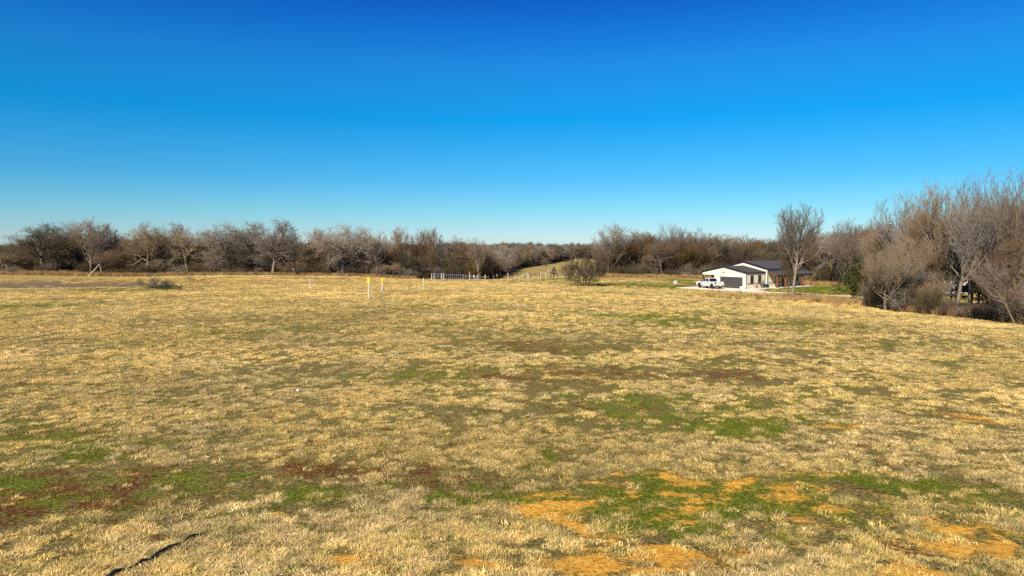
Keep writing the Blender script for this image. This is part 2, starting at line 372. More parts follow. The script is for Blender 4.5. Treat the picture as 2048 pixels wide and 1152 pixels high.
def blade_material(name, rough=0.8, tip=1.25):
    m = bpy.data.materials.new(name); m.use_nodes = True; nt = m.node_tree; N = nt.nodes; L = nt.links; b = N['Principled BSDF']
    b.inputs['Roughness'].default_value = rough; b.inputs['Specular IOR Level'].default_value = 0.15
    a = N.new('ShaderNodeAttribute'); a.attribute_type = 'INSTANCER'; a.attribute_name = 'tint'
    v = N.new('ShaderNodeAttribute'); v.attribute_name = 'var'
    s = N.new('ShaderNodeVectorMath'); s.operation = 'SCALE'; L.new(a.outputs['Vector'], s.inputs[0]); L.new(v.outputs['Fac'], s.inputs['Scale'])
    L.new(s.outputs[0], b.inputs['Base Color'])
    tr = N.new('ShaderNodeBsdfTranslucent'); L.new(s.outputs[0], tr.inputs[0]); mx = N.new('ShaderNodeMixShader'); mx.inputs[0].default_value = 0.25
    L.new(b.outputs[0], mx.inputs[1]); L.new(tr.outputs[0], mx.inputs[2]); L.new(mx.outputs[0], N['Material Output'].inputs[0])
    return m
BLADE = blade_material('grass_blade')
def blades(name, n, rad, h, w, lean, seed, curl=0.5, flat=0.0):
    g = np.random.default_rng(seed)
    a = g.uniform(0, 2 * np.pi, n); r = rad * np.sqrt(g.random(n)); bx, by = r * np.cos(a), r * np.sin(a)
    la = a + g.normal(0, 1.2, n); ll = np.abs(g.normal(lean, lean * 0.5, n)); hh = h * g.uniform(0.45, 1.15, n); ww = w * g.uniform(0.6, 1.3, n)
    fa = g.uniform(0, np.pi, n); wx, wy = np.cos(fa) * ww / 2, np.sin(fa) * ww / 2
    V = []
    for t, wd in ((0, 1), (0.5, 0.8), (1, 0.12)):
        off = hh * ll * (t ** (1 + curl)); z = hh * (t * (1 - 0.35 * t * curl * np.minimum(ll, 1.6)))
        cx = bx + np.cos(la) * off; cy = by + np.sin(la) * off
        V += [np.c_[cx - wx * wd, cy - wy * wd, z - (0.02 if t == 0 else 0)], np.c_[cx + wx * wd, cy + wy * wd, z - (0.02 if t == 0 else 0)]]
    V = np.stack(V, 1).reshape(-1, 3); b = np.arange(n)[:, None] * 6
    F = np.concatenate([b + np.array([0, 1, 3, 2]), b + np.array([2, 3, 5, 4])])
    me = np_mesh(name, V, [F]); me.materials.append(BLADE)
    at = me.attributes.new('var', 'FLOAT', 'POINT'); at.data.foreach_set('value', np.repeat(g.uniform(0.55, 1.35, n), 6).astype(np.float32)); return me

def grass():
    g = np.random.default_rng(5)
    dry = [blades('dry_tuft', 80, 0.15, 0.08, 0.010, 1.4, 100 + i, 0.9) for i in range(5)]
    tall = [blades('dry_tall_tuft', 50, 0.10, 0.22, 0.010, 0.8, 120 + i, 0.6) for i in range(2)]
    low = [blades('low_tuft', 60, 0.18, 0.045, 0.012, 0.8, 140 + i, 0.5) for i in range(3)]
    big = [blades('dry_mat', 120, 0.5, 0.11, 0.022, 1.4, 160 + i, 0.7) for i in range(4)]
    protos = dry + tall + low + big
    def sector(r0, r1, dens, a=41):
        n = int(dens * R(2 * a) / 2 * (r1 * r1 - r0 * r0)); rr = np.sqrt(g.uniform(r0 * r0, r1 * r1, n)); an = g.uniform(-R(a), R(a), n)
        return rr * np.sin(an), rr * np.cos(an)
    allp = []
    for r0, r1, dens, kind in ((7.5, 20, 75, 0), (20, 40, 46, 0), (40, 70, 20, 1), (70, 160, 6.5, 2)):
        x, y = sector(r0, r1, dens); gg, rr_, oo, ss, big_ = cover(x, y); m1, m2_, m3 = [.45 * fbm(x, y, 1.2, q, 3) + .55 * fbm(x, y, .4, q + 5, 3) for q in (20, 31, 44)]; thin = np.clip(gg * .6 + rr_ * .7 + oo * .5, 0, 1); gg = mottle(gg, m1, 1.0); rr_ = mottle(rr_, m2_, 1.0); oo = mottle(oo, m3, 1.0)
        n = len(x); u = g.random(n)
        uu, vv = to_house(x, y)
        yard = (uu > -7.5) & (uu < 21) & (vv > -4) & (vv < 11)
        keep = ~yard & ~wood_mask(x, y) & (u > oo * 0.72) & (u > ss * 0.97) & (u > rr_ * 0.5)
        keep &= road_mask(x, y)
        clump = fbm(x, y, 0.42 if r1 < 40 else .8, 90, 3)
        c2 = fbm(x * .8, y * 1.1, 3.2, 95, 4)
        keep &= g.random(n) < np.clip((clump * .62 + c2 * .38 - (0.35, .33, .29)[kind] - .17 * thin) * (5.0, 4.5, 3.5)[kind], (0.03, .06, .15)[kind], 1)
        x, y, gg, rr_, oo, ss, big_, clump, thin = [q[keep] for q in (x, y, gg, rr_, oo, ss, big_, clump, thin)]; n = len(x)
        z = height(x, y)
        isg = g.random(n) < gg * 0.85
        isr = ~isg & (g.random(n) < rr_ * 0.65)
        s = g.uniform(0.5, 1.1, n) * (0.7 + 0.6 * clump)
        if kind < 2: pick = g.integers(0, 5, n)
        else: pick = g.integers(10, 14, n)
        if kind == 1: s = s * 1.4
        if kind == 2: s = s * 1.15
        if kind < 2:
            t = (g.random(n) < 0.02); pick[t] = g.integers(5, 7, t.sum())
            lo = (isg | isr | (oo > 0.35)); pick[lo] = g.integers(7, 10, lo.sum())
        zs = s * np.where(isg | isr, 0.8, 1.0)
        if kind == 2: zs = np.where(isg | isr, 0.3, 0.75) * s * (0.5 + clump)
        m = g.random(n)[:, None]; tint = np.array(DRY) * m + np.array(DRY2) * (1 - m)
        yel = np.clip(sstep(30, 90, y) * (0.35 + 1.2 * (big_ - .3)) + 0.25 * sstep(0.55, 0.7, fbm(x, y, 6, 33)), 0, 1)[:, None]; tint = tint * (1 - 0.55 * yel) + np.array((0.72, 0.50, 0.17)) * 0.55 * yel
        cool = sstep(0.5, 0.66, fbm(x, y, 3.5, 77, 3))[:, None]; tint = tint * (1 - 0.3 * cool) + np.array((0.58, 0.46, 0.29)) * 0.3 * cool
        oliv = (g.random(n) < .28)[:, None]; tint = np.where(oliv, tint * .45 + np.array((.26, .25, .05)) * .6, tint)
        m2 = g.random(n)[:, None] * 0.5 + 0.35
        gc = np.array((0.17, 0.17, 0.015)) * m2 * 2 * 0.75 + tint * 0.06
        tint = np.where(isg[:, None], gc, tint); tint = np.where(isr[:, None], np.array((0.24, 0.10, 0.025)) * (0.6 + m2), tint)
        tint = tint * (1 - 0.3 * thin[:, None]) + 0.3 * thin[:, None] * np.array((0.34, 0.30, 0.06))
        tint *= g.uniform(0.5, 1.34, n)[:, None] * (0.66 + 0.75 * np.clip(big_, 0, 1))[:, None]
        rot = np.c_[g.normal(0, 0.08, n), g.normal(0, 0.08, n), g.uniform(0, 6.28, n)]
        allp.append((np.c_[x, y, z], rot, np.c_[s, s, zs], tint, pick))
    A = [np.concatenate(q) for q in zip(*allp)]
    print('grass tufts', len(A[0]))
    scatter('dry_grass', 'straw coloured winter grass with green tufts covering the open field', 'grass', *A, protos)

# ------------------------------------------------------------------ drive and apron
ROAD = [from_house(-3.8, -4.6), ground_at(1520, 584.5)[:2], ground_at(1560, 586)[:2], ground_at(1611, 587.8)[:2], ground_at(1670, 591.5)[:2], ground_at(1716, 594)[:2], ground_at(1766, 599)[:2], (60, 96), (70, 93), (84, 92), (105, 94)]
_rp = []
for i in range(len(ROAD) - 1):
    p0 = ROAD[max(i - 1, 0)]; p1 = ROAD[i]; p2 = ROAD[i + 1]; p3 = ROAD[min(i + 2, len(ROAD) - 1)]
    for k in range(10):
        t = k / 10; _rp.append(tuple(0.5 * ((2 * p1[a]) + (-p0[a] + p2[a]) * t + (2 * p0[a] - 5 * p1[a] + 4 * p2[a] - p3[a]) * t * t + (-p0[a] + 3 * p1[a] - 3 * p2[a] + p3[a]) * t ** 3) for a in (0, 1)))
RP = np.array(_rp)
def road_mask(x, y):
    d = np.full(x.shape, 1e9)
    for p in RP[::2]: d = np.minimum(d, np.hypot(x - p[0], y - p[1]))
    return d > 2.4
def drive():
    W = 1.9; n = len(RP); t = np.gradient(RP, axis=0); t /= np.linalg.norm(t, axis=1)[:, None]; nn = np.c_[-t[:, 1], t[:, 0]]
    rows = []
    for k, (off, dz) in enumerate([(-W - .5, -0.12), (-W, 0.05), (-W / 3, 0.08), (W / 3, 0.08), (W, 0.05), (W + .5, -0.12)]):
        q = RP + nn * (off + (0.25 * np.sin(np.arange(n) * 1.7 + k) if k in (0, 1, 4, 5) else np.zeros(n)))[:, None]; rows.append(np.c_[q, height(q[:, 0], q[:, 1]) + dz])
    V = np.stack(rows, 1).reshape(-1, 3); i, j = np.meshgrid(np.arange(n - 1), np.arange(5), indexing='ij')
    F = np.stack([i * 6 + j, i * 6 + j + 1, (i + 1) * 6 + j + 1, (i + 1) * 6 + j], -1).reshape(-1, 4)[:, ::-1]
    tag(link('gravel_drive', np_mesh('gravel_drive', V, [F], True), mat('pale_gravel', (0.66, 0.50, 0.33), 0.95, noise=0.25, nscale=3, bump=0.6)), kind='structure')
    conc = mat('concrete', (0.70, 0.62, 0.50), 0.85, noise=0.08, nscale=1.2)
    e = MB()
    c = [from_house(*q) for q in ((-7, -4.2), (0.0, -4.2), (0.0, 10.4), (-7, 10.4))]
    e.prism(c, 'z', HZ - .3, HZ + 0.06)
    tag(e.build('concrete_apron', conc), kind='structure')
    e = MB(); c = [from_house(*q) for q in ((0.004, -1.6), (6.2, -1.6), (6.2, 0.0), (0.004, 0.0))]
    e.prism(c, 'z', HZ - .3, HZ + 0.07); tag(e.build('front_path', conc), kind='structure')

# ------------------------------------------------------------------ house
def house():
    W = mat('white_siding', (0.66, 0.61, 0.48), 0.6, noise=0.03, nscale=2); B = mat('black_trim', (0.015, 0.015, 0.017), 0.4)
    RF = mat('charcoal_metal_roof', (0.062, 0.06, 0.062), 0.55, metal=0.0, noise=0.1, nscale=0.7); GD = mat('grey_door', (0.055, 0.052, 0.052), 0.55)
    CED = mat('cedar', (0.20, 0.07, 0.018), 0.6, noise=0.25, nscale=6); GL = mat('window_glass', (0.02, 0.025, 0.03), 0.08, spec=0.8)
    CON = mat('porch_slab', (0.62, 0.55, 0.45), 0.85, noise=0.08)
    ST = bpy.data.materials.new('pale_stone'); ST.use_nodes = True; N = ST.node_tree.nodes; L = ST.node_tree.links
    vo = N.new('ShaderNodeTexVoronoi'); vo.inputs['Scale'].default_value = 4.5; tcn = N.new('ShaderNodeTexCoord'); L.new(tcn.outputs['Object'], vo.inputs['Vector'])
    sepc = N.new('ShaderNodeSeparateColor'); L.new(vo.outputs['Color'], sepc.inputs[0])
    cc = ramp_node(N, L, sepc.outputs[0], [(0.0, (0.30, 0.22, 0.16)), (0.12, (0.55, 0.47, 0.37)), (0.6, (0.68, 0.62, 0.50)), (1.0, (0.58, 0.50, 0.40))])
    L.new(cc, N['Principled BSDF'].inputs['Base Color']); N['Principled BSDF'].inputs['Roughness'].default_value = 0.9
    h = empty('house', (HA[0], HA[1], HZ), TH); tag(h, 'white metal sided ranch house with charcoal roof, grey garage door and cedar porch', 'house')
    GX, GW, GE, GP = 6.2, 9.66, 2.95, 4.02          # garage wing
    MX, MY0, MY1, ME, MP = 18.6, -0.5, 9.9, 3.55, 4.86
    gm = GW / 2; mm = (MY0 + MY1) / 2
    def gz(y): return GE + (GP - GE) * (1 - abs(y - gm) / gm)
    def mz(y): return ME + (MP - ME) * (1 - abs(y - mm) / (mm - MY0))
    t = 0.15
    w = MB()
    # front wall with door and carport opening
    DY0, DY1, DH = 0.75, 5.65, 2.16; CY = 6.95; CH = 2.42
    w.prism([(0, 0), (DY0, 0), (DY0, gz(DY0)), (0, GE)], 'x', 0, t)
    w.prism([(DY0, DH), (DY1, DH), (DY1, gz(DY1)), (gm, GP), (DY0, gz(DY0))], 'x', 0, t)
    w.prism([(DY1, 0), (CY, 0), (CY, gz(CY)), (DY1, gz(DY1))], 'x', 0, t)
    w.prism([(CY, CH), (GW, CH), (GW, GE), (CY, gz(CY))], 'x', 0, t)
    # side wall y=0 with two window openings
    ZW0, ZW1 = 0.98, 2.45; xs = [(1.35, 2.25), (3.85, 4.75)]
    seg = [t] + [q for p in xs for q in p] + [GX]
    for i in range(0, len(seg), 2): w.box(seg[i], seg[i + 1], 0, t, 0, GE)
    for a, b in xs: w.box(a, b, 0, t, 0, ZW0); w.box(a, b, 0, t, ZW1, GE)
    w.box(t, GX, CY - t, CY, 0, gz(CY) - .02)                # inner wall facing the carport
    ob = w.build('garage_wall', W, h)
    w = MB()
    w.prism([(MY0, 0), (MY1, 0), (MY1, ME), (mm, MP), (MY0, ME)], 'x', GX, GX + t)
    w.prism([(MY0, 0), (MY1, 0), (MY1, ME), (mm, MP), (MY0, ME)], 'x', MX - t, MX)
    w.box(GX + t, MX - t, MY1 - t, MY1, 0, ME)
    oz = [(9.0, 10.0, 0.9, 2.35), (11.0, 12.0, 0.0, 2.15), (13.0, 14.2, 0.9, 2.35), (15.8, 17.0, 0.9, 2.35)]
    cur = GX + t
    for a, b, z0, z1 in oz:
        w.box(cur, a, MY0, MY0 + t, 0, ME)
        if z0 > 0: w.box(a, b, MY0, MY0 + t, 0, z0)
        w.box(a, b, MY0, MY0 + t, z1, ME); cur = b
    w.box(cur, MX - t, MY0, MY0 + t, 0, ME)
    w.build('main_wall', W, h)
    # roofs: slabs with standing seams in the same mesh
    def roof(name, x0, x1, y0, ym, y1, ze, zp, ov, par=h):
        m = MB(); th = 0.09
        s0 = (zp - ze) / (ym - y0); s1 = (zp - ze) / (y1 - ym)
        a = (y0 - ov, ze - s0 * ov + .01); b = (ym, zp + .01); c = (y1 + ov, ze - s1 * ov + .01)
        m.prism([a, b, c, (c[0], c[1] + th), (b[0], b[1] + th), (a[0], a[1] + th)], 'x', x0, x1)
        x = x0 + 0.25
        while x < x1 - 0.1:
            for p, q in ((a, b), (b, c)):
                m.prism([(p[0], p[1] + th + .001), (q[0], q[1] + th + .001), (q[0], q[1] + th + .035), (p[0], p[1] + th + .035)], 'x', x, x + 0.035)
            x += 0.42
        r = m.build(name, RF, par)
        f = MB()     # black fascia and rake trim
        for xa, xb in ((x0 - .045, x0 - .002), (x1 + .002, x1 + .045)):
            f.prism([(a[0] - .03, a[1] - .12), (b[0], b[1] - .12), (c[0] + .03, c[1] - .12), (c[0] + .03, c[1] + th + .05), (b[0], b[1] + th + .06), (a[0] - .03, a[1] + th + .05)], 'x', xa, xb)
        f.box(x0, x1, a[0] - .045, a[0] - .002, a[1] - .1, a[1] + th + .01); f.box(x0, x1, c[0] + .002, c[0] + .045, c[1] - .1, c[1] + th + .01)
        f.build('fascia', B, r); return r
    roof('garage_roof', -0.12, GX - .01, 0, gm, GW, GE, GP, 0.12)
    roof('main_roof', GX - 0.12, MX + .15, MY0, mm, MY1, ME, MP, 0.15)
    # garage door
    g = MB()
    for k in range(4):
        z0 = 0.07 + k * (DH - .07) / 4; z1 = 0.07 + (k + 1) * (DH - .07) / 4
        g.box(0.07, 0.11, DY0, DY1, z0 + .006, z1 - .006)
        for j in range(8):
            a = DY0 + (j + .1) * (DY1 - DY0) / 8; b = DY0 + (j + .9) * (DY1 - DY0) / 8; g.box(0.055, 0.069, a, b, z0 + .09, z1 - .09)
    g.box(0.112, 0.13, DY0, DY1, 0, DH)
    gd = g.build('garage_door', GD, h); MB().box(0.03, 0.054, 3.1, 3.3, 0.9, 0.93).build('handle', B, gd)
    f = MB().box(-0.02, -.001, DY0 - .1, DY0, 0, DH + .1).box(-0.02, -.001, DY1, DY1 + .1, 0, DH + .1).box(-0.02, -.001, DY0, DY1, DH, DH + .1); f.build('door_trim', W, h)
    # black corner trims and downspouts
    MB().box(-.05, -.002, -.05, 0.03, 0, GE - .1).box(-.05, .05, -.05, -.002, 0, GE - .1).build('corner_trim', B, h)
    MB().box(GX - .16, GX - .06, -.08, -.003, 0, GE - .05).build('downspout', B, h)
    MB().box(GX - .05, GX - .002, MY0 - .05, MY0 + .06, 0, ME - .1).box(GX - .05, GX + .05, MY0 - .05, MY0 - .003, 0, ME - .1).build('corner_trim', B, h)
    # windows
    def window(a, b, z0, z1, y, par=h, door=False):
        f = MB(); q = 0.07
        f.box(a - .05, a + .04, y - .04, y + .06, z0 - .05, z1 + .05).box(b - .04, b + .05, y - .04, y + .06, z0 - .05, z1 + .05)
        f.box(a + .04, b - .04, y - .04, y + .06, z0 - .05, z0 + .04).box(a + .04, b - .04, y - .04, y + .06, z1 - .04, z1 + .05)
        f.box(a + .04, b - .04, y - .035, y + .055, (z0 + z1) / 2 - .025, (z0 + z1) / 2 + .025)
        fo = f.build('window', B, par); MB().box(a + .03, b - .03, y + .02, y + .04, z0 + .03, z1 - .03).build('pane', GL, fo)
    for a, b in xs: window(a, b, ZW0, ZW1, 0)
    for a, b, z0, z1 in oz:
        if z0 > 0: window(a, b, z0, z1, MY0)
    d = MB().box(11.0, 12.0, MY0 + .04, MY0 + .09, 0.12, 2.15).build('front_door', CED, h); MB().box(11.85, 11.9, MY0 - .02, MY0 + .038, 1.0, 1.15).build('handle', B, d)
    # stone wainscot with ledge
    s = MB().box(.051, GX - .165, -.10, -.004, 0, .92).box(GX + .052, 11.0, MY0 - .10, MY0 - .055, 0, .92).box(12.05, MX, MY0 - .10, MY0 - .055, 0, .92)
    s.box(GX - .1, GX - .052, MY0, -.12, 0, .92)
    so_ = s.build('stone_wainscot', ST, h); MB().box(.051, GX - .165, -.15, -.02, .921, .97).box(GX + .052, 11.0, MY0 - .15, MY0 - .052, .921, .97).build('ledge', B, so_)
    # gable light, outlet
    l = MB(); l.box(-.06, -.002, 4.75, 4.9, 3.02, 3.12); l.tube([(-.06, 4.75, 3.06), (-.2, 4.66, 3.0)], [.05, .09]); l.tube([(-.06, 4.9, 3.06), (-.2, 4.99, 3.0)], [.05, .09]); l.build('flood_light', mat('lamp_grey', (0.12, 0.1, 0.09), 0.5), h)
    # porch
    PY = -2.6
    p = MB(); zi, zo = 3.06, 2.42
    p.prism([(MY0 - .003, zi), (PY, zo), (PY, zo + .09), (MY0 - .003, zi + .09)], 'x', GX - .1, MX + .3)
    x = GX + .1
    while x < MX + .2:
        p.prism([(MY0 - .003, zi + .091), (PY, zo + .091), (PY, zo + .125), (MY0 - .003, zi + .125)], 'x', x, x + .035); x += .42
    pr = p.build('porch_roof', RF, h)
    MB().box(GX - .1, MX + .3, PY - .05, PY - .003, zo - .06, zo + .1).build('fascia', B, pr)
    b = MB().box(GX, MX + .2, PY + .12, PY + .32, zo - .17, zo + .02)
    b.prism([(MY0 - .056, zi - .22), (PY + .33, zo - .15), (PY + .33, zo - .02), (MY0 - .056, zi - .03)], 'x', GX - .05, GX + .12)
    b.prism([(MY0 - .056, zi - .22), (PY + .33, zo - .15), (PY + .33, zo - .02), (MY0 - .056, zi - .03)], 'x', MX + .05, MX + .2)
    for k in range(18):
        x = GX + .6 + k * .68; b.prism([(MY0 - .056, zi - .14), (PY + .33, zo - .1), (PY + .33, zo - .004), (MY0 - .056, zi - .01)], 'x', x, x + .05)
    b.build('porch_beam', CED, h)
    for x in (6.42, 9.35, 12.3, 15.25, 18.3):
        MB().box(x - .13, x + .13, PY + .09, PY + .35, .13, zo - .172).box(x - .17, x + .17, PY + .05, PY + .39, .13, .34).build('porch_post', CED, h)
    MB().box(GX + .06, MX + .5, PY - .1, MY0 - .102, -.25, .13).build('porch_slab', CON, h)
    # carport posts, beam and a cedar screen at its back
    for x, y in ((0.075, GW - .09), (3.1, GW - .12), (5.9, GW - .12)): MB().box(x - .07, x + .07, y - .07, y + .07, .0, GE - .06).build('carport_post', CED if x > 1 else B, h)
    MB().box(t, GX - .2, GW - .19, GW - .05, 2.5, 2.78).build('carport_beam', CED, h)
    MB().box(.16, GX - .01, CY + .01, GW - .01, -.2, .05).build('carport_slab', CON, h)
    MB().box(5.2, 6.15, 8.0, 8.9, 0.06, 2.2).box(5.15, 6.19, 7.95, 8.95, 2.201, 2.26).build('storage_closet', CED, h)
    # things by the front wall
    def place(u, v, z=0.0): x, y = from_house(u, v); return (x, y, HZ + z)
    ac = empty('air_conditioner', place(5.35, -.75, .07), TH); tag(ac, 'dark green boxy air conditioner on the path by the stone wall', 'air conditioner')
    DG = mat('dark_green_metal', (0.02, 0.05, 0.045), 0.5)
    m = MB().box(-.38, .38, -.35, .35, 0.04, .72)
    for k in range(7): m.box(-.34, .34, -.37, -.351, .1 + k * .085, .14 + k * .085); m.box(-.40, -.381, -.3, .3, .1 + k * .085, .14 + k * .085)
    m.build('casing', DG, ac); m = MB(); lathe_mesh(m, [(.02, .75), (.28, .75), (.30, .721)], (0, 0, 0), 'z'); m.build('fan_guard', B, ac); MB().box(-.45, .45, -.42, .42, -.02, .038).build('pad', CON, ac)
    tb = empty('storage_box', place(-.55, 0.35, .06), TH); tag(tb, 'small white lidded box on the concrete at the garage corner', 'box')
    WP = mat('white_plastic', (0.75, 0.76, 0.78), 0.45)
    MB().box(-.28, .28, -.4, .4, 0, .36).build('tub', WP, tb, bevel=.03); MB().box(-.31, .31, -.43, .43, .361, .43).build('lid', WP, tb, bevel=.02)
    for k, (u, v, hh, lab) in enumerate(((2.6, -.55, .75, 'small leafless rose bush beside the air conditioner side window'), (4.4, -.5, 1.7, 'tall thin bare shrub against the wall right of the windows'), (7.6, -3.1, .6, 'low twiggy bush at the first porch post'))):
        s = bare_mesh(900 + k, 'shrub', hh, hh * .45); root = empty('garden_shrub', place(u, v, .04)); tag(root, lab, 'shrub')
        link('stem', s[0], M_BARKD, root); link('twigs', s[1], M_TWIGR, root)

# ------------------------------------------------------------------ truck
def truck():
    WP = mat('white_car_paint', (0.52, 0.52, 0.52), 0.22, spec=0.6); BK = mat('black_rubber', (0.012, 0.012, 0.012), 0.8); GL = mat('tinted_glass', (0.008, 0.009, 0.011), 0.05, spec=0.9)
    RM = mat('dark_alloy', (0.05, 0.045, 0.045), 0.35, metal=0.6); RED_ = mat('tail_lens', (0.05, 0.003, 0.003), 0.15); CH = mat('chrome', (0.6, 0.6, 0.62), 0.2, metal=1.0); PL = mat('black_plastic', (0.02, 0.02, 0.02), 0.6); LN = mat('lamp_lens', (0.5, 0.5, 0.52), 0.1)
    # heading along +v, left side faces -u (towards the camera)
    rw = P(1424.5, 578, 125.6)
    hd = R(111)
    fx, fy = math.cos(hd), math.sin(hd); lx, ly = -fy, fx
    # rear-left wheel centre is at local (-1.87, 0.86)
    ox = rw[0] + 1.87 * fx - 0.86 * lx; oy = rw[1] + 1.87 * fy - 0.86 * ly
    t = empty('pickup_truck', (ox, oy, HZ + .062), hd); tag(t, 'white four door pickup truck with black wheels parked by the garage', 'pickup truck')
    hw = 0.99; wr = 0.43; xf, xr = 1.87, -1.87
    def arch(xc, n=9, r=.52):
        return [(xc + r * math.cos(a), .42 + r * math.sin(a)) for a in [math.pi * k / (n - 1) for k in range(n)]]
    # lower body profile: bottom edge with arches, then up and over
    bot = [(-2.95, .55), (xr - .52, .50)] + arch(xr)[::-1][0:] + [(xf - .53, .40)] + arch(xf)[::-1] + [(2.78, .48)]
    top = [(2.86, .62), (2.90, .95), (2.82, 1.12), (1.75, 1.24), (1.15, 1.26), (-1.02, 1.26), (-1.08, 1.27), (-2.88, 1.29), (-2.93, 1.22)]
    prof = bot + top
    # sides as thick panels + hood etc: full extrusion in front of the bed, open bed behind
    m = MB()
    def panel(y0, y1, pr): m.prism(pr, 'y', y0, y1)
    panel(hw - .16, hw, prof); panel(-hw, -hw + .16, prof)
    m.box(-1.05, 1.2, -hw + .161, hw - .161, .45, 1.24)                       # cab tub
    m.prism([(1.2, .6), (2.8, .6), (2.88, .95), (2.80, 1.13), (1.75, 1.27), (1.2, 1.29)], 'y', -hw + .161, hw - .161)
    m.box(-2.86, -1.051, -hw + .161, hw - .161, .62, .74)                     # bed floor
    m.box(-2.93, -2.85, -hw + .161, hw - .161, .60, 1.27)                     # tailgate
    body = m.build('body', WP, t, bevel=.025)
    # cab: loft with tumblehome
    c = MB()
    def ring(z, xa, xb, w): return [(xa, -w, z), (xb, -w, z), (xb, w, z), (xa, w, z)]
    r0 = ring(1.265, -1.03, 1.30, hw - .03); r1 = ring(1.60, -0.925, .78, hw - .12); r2 = ring(1.86, -0.82, .36, hw - .21); r3 = ring(1.93, -.70, .18, hw - .30)
    pts = r0 + r1 + r2 + r3; fs = [(3, 2, 1, 0)]
    for k in range(3):
        for j in range(4): a = k * 4 + j; b_ = k * 4 + (j + 1) % 4; fs.append((a, b_, b_ + 4, a + 4))
    fs.append((12, 13, 14, 15)); c.poly(pts, fs); cab = c.build('cab', WP, t, bevel=.03)
    # glass, 6 mm proud of the loft
    def lerp(z):
        zs = [1.265, 1.60, 1.86]; return (np.interp(z, zs, [-1.03, -.925, -.82]), np.interp(z, zs, [1.30, .78, .36]), np.interp(z, zs, [hw - .03, hw - .12, hw - .21]))
    def sidewin(x0b, x0t, x1b, x1t, s):
        g = MB(); z0, z1 = 1.33, 1.80; wa, wb = lerp(z0)[2] + .012, lerp(z1)[2] + .012
        o = [(x0b, s * wa, z0), (x1b, s * wa, z0), (x1t, s * wb, z1), (x0t, s * wb, z1)]; i_ = [(p[0], p[1] - s * .05, p[2]) for p in o]
        g.poly(o + i_, [(0, 1, 2, 3), (7, 6, 5, 4), (0, 4, 5, 1), (1, 5, 6, 2), (2, 6, 7, 3), (3, 7, 4, 0)]); g.build('side_window', GL, t)
    for s in (1, -1):
        sidewin(.08, .08, 1.06, .40, s); sidewin(-.90, -.76, -.03, -.03, s)
    z0, z1 = 1.32, 1.84
    a, b_ = lerp(z0), lerp(z1)
    for nm, xa, xb, d in (('windscreen', a[1] + .02, b_[1] + .02, -.05), ('rear_window', a[0] - .02, b_[0] - .02, .05)):
        wa, wb = a[2] - .10, b_[2] - .07; o = [(xa, -wa, z0), (xa, wa, z0), (xb, wb, z1), (xb, -wb, z1)]; i_ = [(p[0] + d, p[1], p[2]) for p in o]
        MB().poly(o + i_, [(0, 1, 2, 3), (7, 6, 5, 4), (0, 4, 5, 1), (1, 5, 6, 2), (2, 6, 7, 3), (3, 7, 4, 0)]).build(nm, GL, t)
    for x in (xf, xr):
        for s in (1, -1):
            y0 = s * (hw - .29); y1 = s * (hw - .01)
            w = MB(); L_ = [(.27, 0), (.40, 0), (.43, .05 * s), (.43, .23 * s), (.40, .27 * s), (.27, .275 * s)]
            lathe_mesh(w, L_, (x, y0, .43), 'y', 28); wh = w.build('wheel', BK, t, smooth=True)
            rm = MB(); lathe_mesh(rm, [(.272, .24 * s), (.255, .265 * s), (.20, .22 * s), (.06, .235 * s), (.001, .235 * s)], (x, y0, .43), 'y', 24)
            for k in range(6):
                an = k * math.pi / 3; rm.tube([(x + .05 * math.cos(an), y0 + .25 * s, .43 + .05 * math.sin(an)), (x + .24 * math.cos(an), y0 + .265 * s, .43 + .24 * math.sin(an))], .028, 5)
            rm.build('rim', RM, wh, smooth=True)
            # wheel arch lip and liner
            al = MB()
            for k in range(12):
                a0 = math.pi * k / 12; a1 = math.pi * (k + 1) / 12
                q = [(x + r_ * math.cos(a_), .42 + r_ * math.sin(a_)) for a_, r_ in ((a0, .50), (a1, .50), (a1, .56), (a0, .56))]
                al.prism(q, 'y', min(s * (hw - .02), s * (hw + .02)), max(s * (hw - .02), s * (hw + .02)))
            al.build('arch_trim', PL, t)
    for s in (1, -1):
        MB().box(-2.955, -2.72, s * (hw - .05) - .065, s * (hw - .05) + .065, .88, 1.22).build('tail_light', RED_, t)
        MB().box(2.62, 2.93, s * .80 - .17, s * .80 + .17, .86, 1.04).build('headlight', LN, t)
        mr = MB().tube([(.98, s * .93, 1.34), (1.0, s * 1.12, 1.38)], .03, 6); mr.box(.93, 1.07, min(s * 1.08, s * 1.28), max(s * 1.08, s * 1.28), 1.30, 1.50); mr.build('mirror', PL, t)
        for x in (.05, -.82): MB().box(x, x + .2, min(s * hw + s * .002, s * (hw + .035)), max(s * hw + s * .002, s * (hw + .035)), 1.08, 1.12).build('door_handle', PL, t)
        MB().tube([(-1.1, s * (hw - .02), .40), (1.15, s * (hw - .02), .40)], .055, 8).build('side_step', PL, t)
        sm = MB()
        for x in (-1.06, .005, 1.12): MB().box(x - .008, x + .008, min(s * (hw + .001), s * (hw + .003)), max(s * (hw + .001), s * (hw + .003)), .5, 1.24).build('door_seam', PL, t)
    MB().box(-3.10, -2.96, -.94, .94, .48, .70).build('rear_bumper', CH, t, bevel=.03)
    MB().box(2.88, 3.02, -.94, .94, .46, .68).build('front_bumper', CH, t, bevel=.03)
    MB().box(2.86, 2.93, -.6, .6, .70, 1.08).build('grille', PL, t)
    MB().box(-3.115, -3.101, -.16, .16, .53, .68).build('licence_plate', WP, t)
    MB().box(-2.96, -2.932, -.14, .14, 1.12, 1.17).build('tailgate_handle', PL, t)
    MB().box(-2.7, 2.6, -.75, .75, .30, .48).build('underbody', PL, t)
    MB().box(-2.84, -1.06, -hw + .17, hw - .17, .741, .76).build('bed_liner', PL, t)

